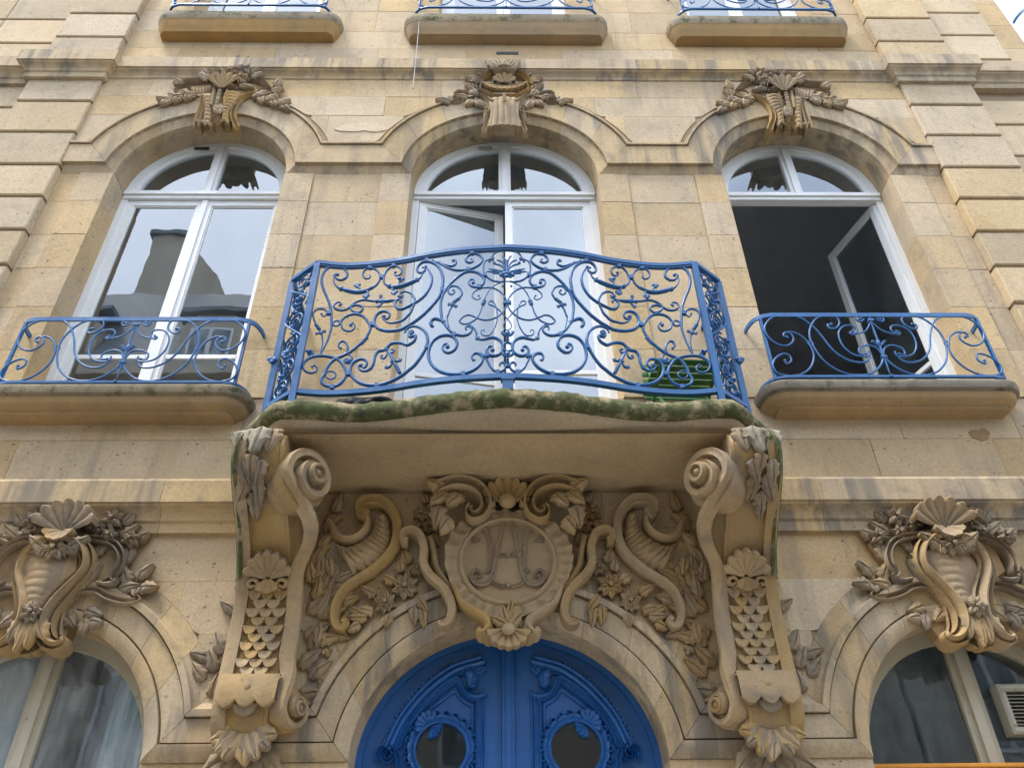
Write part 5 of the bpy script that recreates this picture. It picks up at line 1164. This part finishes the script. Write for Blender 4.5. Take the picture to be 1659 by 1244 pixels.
# ------------------------------------------------------------------ keystone carvings of the first floor
RU = reg(720, 90, 7.9)
def mid_keystone():
    Z_ = lambda P, y=-.09: zpts(RU, P, y)
    y0 = -.03
    ctr = Z_([(805, 600)])[0][0]
    Q = lambda P, y=-.09: [(x-ctr, z) for x, z in Z_(P, y)]
    zt, zb = Q([(805, 590)])[0][1], Q([(805, 945)])[0][1]
    rows = []
    for j in range(11):
        t = j/10; z = zt+(zb-zt)*t; w_ = .135-.02*math.sin(PI*t); rows.append([(u*w_, y0-.05-.05*math.sqrt(max(0, 1-(u*.86)**2))*(1+.5*math.sin(PI*t**.7))-.012*abs(math.sin(u*PI*2.5)), z) for u in np.linspace(-1, 1, 31)])
    rows = [[(x, .0, z) for x, y, z in rows[0]]]+rows+[[(x, .0, z) for x, y, z in rows[-1]]]
    root = part('keystone_carving', shift(squash(MB().grid(rows), .78), 0, 0, .04), CV, TH, 45)
    def add(n_, mb, mat=CG, two=True):
        mb = shift(squash(mb, .78), 0, 0, .04)
        obj(n_, mb, mat, root, 50)
        if two: obj(n_, mirror(mb), mat, root, 50)
    add('scroll', rel(Q([(620, 560), (668, 620), (690, 700), (672, 800), (680, 890), (650, 945)]), [.014, .018, .02, .018], [.08, .10, .10, .08], 'two', wallf(y0)), CV)
    add('scroll', rel(Q([(395, 500), (470, 500), (560, 540), (622, 610), (640, 700), (605, 800), (570, 900), (540, 975)]), [.012, .02, .02, .024, .026], [.06, .07, .07, .08, .07], 'two', wallf(y0)), CV)
    add('fin_panel', ruffle(Q([(430, 520), (540, 570), (600, 660), (590, 760), (560, 850)]), Q([(400, 590), (470, 630), (525, 690), (530, 780), (515, 860)]), 9, y0, .03, .02, .02), CG)
    c = Q([(195, 555)])[0]; add('volute', rel(spiral(c[0], c[1], .008, .062, -.6, -1.5, 22), [.014, .02], [.09, .07, .06], 'two', wallf(y0), n=2), CG)
    add('scroll', rel(Q([(160, 470), (210, 445), (300, 455), (380, 475), (430, 520), (450, 600)]), [.012, .018, .016, .01], .06, 'round', wallf(y0)), CG)
    for (x, y, a, L_) in ((380, 500, -.9, .10), (440, 640, -1.2, .11), (390, 640, -2.0, .09), (330, 600, 2.9, .10), (90, 640, 3.0, .10), (110, 660, 2.8, .08), (430, 480, 2.6, .08)):
        add('leaf', leaf(Q([(x, y)], -.05)[0], a, L_*1.0, .032, -.07, .05, .03, None, x), CG)
    # fluted bowl with its rim
    cz = Q([(805, 420)])[0][1]; rxx = abs(Q([(480, 420)])[0][0]); rzz = Q([(805, 250)])[0][1]-cz
    add('shell', shell((0, cz+.06), rxx*.93, 1.03*PI, 1.97*PI, 9, y0-.02, .06, .022, squash=.62), CV, False)
    add('shell_crest', shell((0, cz+.045), .10, .0, PI, 5, y0-.06, .05, .02), CG, False)
    add('rim', rel(Q([(805, 535), (650, 525), (560, 485), (478, 440), (478, 360), (530, 290), (640, 240)]), [.02, .022, .026, .026, .022], [.07, .08, .08, .09, .10], 'two', wallf(y0)), CV)
    add('hood', rel(Q([(805, 255), (735, 265), (700, 250), (690, 215), (720, 190), (755, 205)]), [.035, .03, .024, .02, .012], [.17, .16, .15, .14], 'two', wallf(y0)), CG)
    for k in range(5): add('hood_leaf', leaf((.028*(k-2), Q([(805, 290)])[0][1]+.02), PI/2+(k-2)*-.25, .17, .03, y0-.12, .04, -.02, None, k), CG, False)
    ft = Q([(805, 130)], -.16)[0][1]
    for k in range(5): add('finial_leaf', leaf((0, ft-.04), PI/2+(k-2)*.5, .11, .03, -.15, .03, .02, None, k), CG, False)
    for (x, y, r_) in ((580, 200, .05), (395, 370, .06), (1060, 200, .0)):
        if r_: add('flower', flower(Q([(x, y)], -.09)[0], r_, -.07, 6, .045, seed=x), CG)
    for (x, y, a, L_) in ((520, 240, 2.5, .12), (560, 210, 1.8, .09), (470, 300, 2.9, .10), (640, 190, 2.2, .10)): add('leaf', leaf(Q([(x, y)], -.09)[0], a, L_, .03, -.07, .04, .03, None, x), CG)
    zm = Q([(805, 610)])[0][1]
    add('swag', rel([(-.13, zm+.01), (-.10, zm-.03), (-.06, zm-.02), (-.02, zm+.01)], .012, .03, 'round', wallf(y0-.09)), CG)
    for k in range(3): add('drop', MB().ell((0, y0-.155, zm-.01-.035*k), .018-.003*k, .02, .022, 8, 5), CG, False)
    [add('tongue_leaf', leaf(((k-2)*.045, zb+.075), -PI/2+(k-2)*.2, .075-.012*abs(k-2), .035, y0-.05, .05, .02, None, k), CV, False) for k in range(5)]
    return root
mid_keystone()
RV1 = reg(240, 90, 6.636)
def side_keystone(dx, flip):
    ax = None
    Z0 = lambda P, y=-.09: zpts(RV1, P, y)
    ctr = Z0([(745, 600)])[0][0]
    Q = lambda P, y=-.09: [(x-ctr, z) for x, z in Z0(P, y)]
    y0 = -.03
    K = lambda mb: shift(squash(mirror(mb) if flip else mb, .78), dx, 0, .05)
    body = ruffle(Q([(820, 470), (815, 560), (810, 650), (800, 760)]), Q([(1000, 430), (960, 540), (890, 650), (880, 780)]), 9, y0, .08, .04, .022)
    root = part('keystone_carving', K(body), CV, TH, 50)
    def add(n_, mb, mat=CG): obj(n_, K(mb), mat, root, 50)
    add('body', ruffle(Q([(600, 470), (610, 580), (600, 680), (610, 790)]), Q([(700, 460), (690, 560), (690, 660), (690, 790)]), 8, y0, .07, .03, .018), CV)
    add('back_plate', MB().prism(Q([(560, 470), (1010, 440), (960, 560), (940, 780), (560, 790), (590, 600)], -.05), -.07, .03), CV)
    add('leg', rel(Q([(590, 470), (592, 560), (570, 650), (540, 740), (520, 800)], -.08), [.016, .022, .026, .03, .026], [.09, .10, .10, .09], 'two', wallf(y0)), CV)
    add('leg', rel(Q([(1190, 448), (1100, 460), (1000, 520), (940, 610), (925, 700), (950, 770), (965, 820)], -.08), [.014, .02, .022, .024, .026, .03], [.07, .09, .10, .10, .09], 'two', wallf(y0)), CV)
    add('leg', rel(Q([(860, 395), (835, 470), (830, 560)], -.10), [.02, .026, .02], .10, 'round', wallf(y0)), CV)
    add('strap', rel(Q([(720, 390), (705, 480), (690, 570)], -.10), [.02, .024, .02], .11, 'round', wallf(y0)), CV)
    for k in range(7): q = Q([(775-k*6, 400+k*27)], -.12)[0]; add('bead', MB().ell((q[0], y0-.10, q[1]), .02, .02, .022, 8, 5), CG)
    q = Q([(720, 690)], -.12)[0]; add('curl', rel(spiral(q[0], q[1], .006, .05, .5, 1.5, 18), [.012, .018], [.12, .09], 'two', wallf(y0), n=2), OC)
    for k in range(4): add('leaf', leaf((q[0]+.01*k, q[1]+.07), PI/2+(k-1.5)*.6, .09, .03, y0-.09, .04, .02, None, k), CG)
    # wings with fluted inner faces
    add('wing', ruffle(Q([(460, 330), (560, 330), (650, 300), (700, 280)]), Q([(480, 430), (580, 440), (660, 420), (705, 400)]), 8, y0, .03, .02, .02), CV)
    add('wing', ruffle(Q([(1000, 300), (1080, 300), (1150, 330), (1190, 400)]), Q([(930, 480), (1020, 470), (1100, 440), (1180, 430)]), 9, y0, .03, .02, .02), CV)
    add('wing_rim', rel(Q([(345, 330), (420, 300), (540, 290), (630, 255), (610, 215)], -.08), [.014, .022, .02, .016], .08, 'two', wallf(y0)), CG)
    add('wing_rim', rel(Q([(1140, 235), (1060, 255), (1160, 275), (1250, 315), (1310, 370)], -.08), [.014, .02, .022, .018], .08, 'two', wallf(y0)), CG)
    add('wing_rim', rel(Q([(470, 455), (560, 450), (640, 470)], -.07), .014, .06, 'round', wallf(y0)), CG)
    for (x, y) in ((375, 395), (1265, 410)):
        q = Q([(x, y)], -.10)[0]; add('ball', MB().ell((q[0], y0-.03, q[1]-.01), .062, .06, .068, 14, 9), CV); add('curl', rel(spiral(q[0], q[1], .02, .075, 1 if x < 700 else 2.1, 1.3 if x < 700 else -1.3, 20), [.012, .018], [.10, .07], 'two', wallf(y0), n=2), CG)
    q = Q([(825, 310)], -.12)[0]
    add('helmet', shell((q[0], q[1]-.11), .17, .2*PI, .8*PI, 5, y0-.08, .08, .03), CV); add('helmet_brim', rel(Q([(700, 355), (790, 350), (880, 352), (960, 360)], -.12), [.014, .02, .014], .13, 'round', wallf(y0)), CG)
    for (x, y, r_) in ((950, 160, .07), (1040, 150, .065), (1000, 240, .06), (880, 180, .05), (720, 260, .045)): add('flower', flower(Q([(x, y)], -.13)[0], r_, -.11, 6, .05, seed=x), CG)
    for (x, y, a, L_) in ((930, 100, 1.6, .10), (1010, 110, 1.0, .11), (1080, 170, .3, .12), (860, 180, 2.6, .12), (1110, 230, .2, .10), (660, 260, 2.7, .12), (620, 220, 2.2, .08), (940, 250, -.8, .12), (1380, 340, 1.3, .10), (1340, 400, .6, .09), (340, 320, 2.2, .09), (980, 320, -.6, .13), (740, 300, -2.0, .10)):
        add('leaf', leaf(Q([(x, y)], -.11)[0], a, L_, .032, -.09, .045, .03, None, x), CG)
    for k in range(9):
        t = .75*k/8; p = (530-420*t, 490+105*t**1.2); add('garland_leaf', leaf(Q([p], -.05)[0], 3.3+.9*math.sin(k*2.1), .085, .03, -.085, .05, .03, None, k), CG)
        p = (1150+430*t, 500+150*t**1.2); add('garland_leaf', leaf(Q([p], -.05)[0], -.3+.9*math.sin(k*2.1), .09, .03, -.085, .05, .03, None, k), CG)
        if k % 2 == 0:
            add('flower', flower(Q([(500-380*t, 500+90*t)], -.05)[0], .034, -.085, 6, .03, seed=k), CG); add('flower', flower(Q([(1180+380*t, 520+130*t)], -.05)[0], .036, -.085, 6, .03, seed=k), CG)
    zb = Q([(745, 790)], -.09)[0][1]; [add('tongue_leaf', leaf(((k-2)*.05, zb+.09), -PI/2+(k-2)*.2, .075-.012*abs(k-2), .035, y0-.04, .05, .02, None, k), CV) for k in range(5)]
    return root
side_keystone(-BAY, False); side_keystone(BAY, True)
# ------------------------------------------------------------------ the door
A = dict(LO[1]); DB = M['doorblue']; DY = .21
zs, a_, b_ = A['zs'], A['a'], A['b']
def door_poly(o, x0, n=24, z0=.02):
    """left leaf outline, offset o inside the arch, up to x0 from the middle"""
    xs = np.linspace(-(a_+o), -x0, n); return [(-(a_+o), z0)]+[(x, zs+(b_+o)*math.sqrt(max(0, 1-(x/(a_+o))**2))) for x in xs]+[(-x0, z0)]
RD = reg(580, 1010, 5.316)
def D2(P): return zpts(RD, P, DY-.03)
oc = D2([(712, 1075)])[0]; orx = abs(D2([(925, 1075)])[0][0]-D2([(490, 1075)])[0][0])/2; orz = D2([(712, 850)])[0][1]-oc[1]
def holed(sx):
    """door leaf with the oval opening cut through it"""
    out = [(sx*x, z) for x, z in door_poly(.01, .028)]
    j = min(range(len(out)), key=lambda i: abs(out[i][0]-sx*oc[0])+(0 if out[i][1] > 1 else 9)); m = 36
    hole = [(sx*(oc[0]+orx*1.03*math.sin(a)), oc[1]+orz*1.03*math.cos(a)) for a in np.linspace(0, 2*PI, m+1)]
    if sx < 0: pass
    loop = out[:j+1]+(hole[::-1] if sx > 0 else hole[::-1])+out[j:]
    return MB().prism(loop, DY, DY+.07)
DOOR = part('door', holed(1), DB, TH, None, 'blue panelled double door with oval glazed openings')
def dadd(n_, mb, two=True, mat=None, sm=40):
    obj(n_, mb, mat or DB, DOOR, sm)
    if two: obj(n_, mirror(mb), mat or DB, DOOR, sm)
obj('leaf', mirror(holed(1)), DB, DOOR)
ml = MB().box(-.032, .032, DY-.018, DY+.06, .02, zs+b_-.01); ml.box(-.046, -.036, DY-.008, DY-.0005, .02, zs+b_-.03); ml.box(.036, .046, DY-.008, DY-.0005, .02, zs+b_-.03); ml.box(-.012, .012, DY-.026, DY-.0185, .02, zs+b_-.02)
dadd('meeting_stile', ml, False)
dadd('frame', ring(A, .008, -.03, DY-.02, DY-.0005), False)
fd = wallf(DY)
# curved label moulding with its beaded edge
arc = [(215, 1045), (250, 960), (330, 800), (440, 650), (560, 520), (690, 415), (830, 335), (1040, 275)]
dadd('arched_moulding', rel(D2([(x+45, y+48) for x, y in arc]), .030, .038, 'three', fd))
dadd('arched_moulding', rel(D2([(x+18, y+16) for x, y in arc]), .014, .046, 'round', fd))
P = cr([np.array(p) for p in D2(arc)], 8)
for k in range(0, len(P), 2):
    q = P[k]; dadd('bead', MB().ell((q[0], DY-.022, q[1]), .0105, .02, .0105, 7, 5), True)
# panel mouldings
pan = [(330, 1060), (395, 920), (500, 770), (610, 650), (730, 550), (850, 480), (905, 560), (990, 625), (1045, 640), (1045, 900), (1045, 1330)]
dadd('panel_moulding', rel(D2(pan), .020, .030, 'two', fd, n=6))
pan2 = [(400, 1060), (450, 950), (540, 820), (640, 710), (740, 630), (835, 570), (880, 630), (960, 685), (985, 700), (985, 900), (985, 1330)]
dadd('panel_moulding', rel(D2(pan2), .010, .018, 'round', fd, n=6))
dadd('stile_moulding', rel(D2([(1090, 640), (1090, 900), (1090, 1330)]), .008, .016, 'round', fd))
# oval opening: scalloped frame around dark glass
rows = []
N = 84
for i in range(N):
    a = 2*PI*i/N; rip = .5+.5*math.sin(a*17); row = []
    for t, hh in ((1.0, -.005), (1.0, .03), (1.05, .036), (1.12, .03), (1.17, .022), (1.27+.06*rip, .026+.014*rip), (1.34+.07*rip, .014), (1.35+.07*rip, -.01)):
        row.append((oc[0]+orx*t*math.cos(a), DY-hh, oc[1]+orz*t*math.sin(a)))
    rows.append(row)
dadd('oval_frame', MB().grid(rows, close_v=True))
dadd('pane', MB().prism([(oc[0]+orx*1.01*math.cos(a), oc[1]+orz*1.01*math.sin(a)) for a in np.linspace(0, 2*PI, 41)[:-1]], DY-.006, DY-.002), True, M['doorglass'], None)
for k in range(22):
    a = 2*PI*k/22; q = (oc[0]+orx*1.36*math.cos(a), oc[1]+orz*1.36*math.sin(a))
    dadd('rocaille', rel(spiral(q[0], q[1], .004, .02, a+2, 1.1, 9), .007, .032, 'round', fd, n=2))
# shell on the shoulder of the frame, mask and scroll at the ends of the label
q = D2([(620, 880)])[0]; dadd('shell', shell(q, .075, .35*PI, 1.15*PI, 6, DY, .035, .014)); dadd('shell', shell(q, .06, -.55*PI, .1*PI, 4, DY, .03, .012))
q = D2([(980, 470)])[0]
dadd('mask', MB().ell((q[0], DY-.01, q[1]), .034, .04, .052, 12, 9).ell((q[0]+.012, DY-.045, q[1]-.012), .010, .016, .016, 7, 5).ell((q[0]-.012, DY-.035, q[1]+.02), .024, .02, .02, 8, 5).ell((q[0]+.006, DY-.038, q[1]-.038), .014, .014, .010, 7, 5))
for k in range(6): dadd('mask_leaf', leaf((q[0]-.02+.008*k, q[1]+.03), PI/2+.9-.4*k, .06, .018, DY, .03, .015, None, k))
dadd('scroll', rel(D2([(905, 560), (935, 600), (1010, 625), (1080, 610), (1100, 580)]), [.010, .014, .012], .045, 'round', fd))
q = D2([(245, 1130)])[0]; dadd('scroll', rel(spiral(q[0], q[1], .006, .05, 1., 1.4, 18), [.010, .016], .045, 'two', fd, n=2))
dadd('scroll', rel(D2([(260, 1075), (310, 1090), (345, 1160), (345, 1300)]), [.012, .018, .016], .04, 'two', fd))
# ------------------------------------------------------------------ green folding chair on the balcony
CH = empty('folding_chair', (1.03, -.17, 3.975)); tag(CH, 'green slatted folding chair standing on the balcony behind the railing', 'chair')
def chp(n_, mb): return obj(n_, mb, M['green'], CH)
for k in range(5): chp('back_slat', MB().cbox(-.18, .18, .11, .122, .662-.058*k, .694-.058*k, .004))
for k in range(6): chp('seat_slat', MB().cbox(-.20, .20, -.27+.062*k, -.225+.062*k, .43, .444, .003))
for s in (-1, 1):
    chp('leg', MB().tube([(s*.165, .20, .0), (s*.165, -.02, .36), (s*.165, -.25, .425)], .011, 7)); chp('leg', MB().tube([(s*.14, -.28, 0), (s*.14, -.0, .40), (s*.14, .125, .70)], .011, 7))
chp('crossbar', MB().tube([(-.165, .18, .03), (.165, .18, .03)], .008, 6))
CH.rotation_euler = (0, 0, .06)
# dark folded bag by the left end, hanging cable, wall bits
bag = MB()
for k in range(5): bag.ell((-.88+.05*k, -.42-.01*k, 4.06+.012*math.sin(k*2)), .09, .10, .075-.01*k, 12, 7)
tag(obj('rubbish_bag', bag, M['black'], None, 60), 'crumpled black bag lying on the balcony floor at the left', 'bag')
p0, p1 = atY(683, -40, -.17), atY(669, 143, -.11)
tag(obj('hanging_cable', MB().tube(cr([p0, (p0+p1)/2+np.array((.01, 0, 0)), p1], 8), .0028, 5).ell(p1, .007, .007, .012, 7, 5), M['wire'], None, 60), 'thin grey cable hanging down from the middle upper sill', 'cable')
q = atY(822, 87, 0); part('vent_slot', MB().box(q[0]-.10, q[0]+.10, -.006, .02, q[2]-.02, q[2]+.018), M['black'])

# ------------------------------------------------------------------ put the origin of every free-standing thing at its own base
def rebase(root, base):
    b = Vector(base)
    for ch in root.children: ch.location = ch.location-b
    root.location = b
rebase(BR, (0, -.7, 4.0))
for o in list(COL.objects):
    if o.type == 'MESH' and o.parent is None and o.get('kind') is None:
        c = [v.co.copy() for v in o.data.vertices]
        b = Vector(((min(p.x for p in c)+max(p.x for p in c))/2, (min(p.y for p in c)+max(p.y for p in c))/2, min(p.z for p in c)))
        o.data.transform(Matrix.Translation(-b)); o.location = b
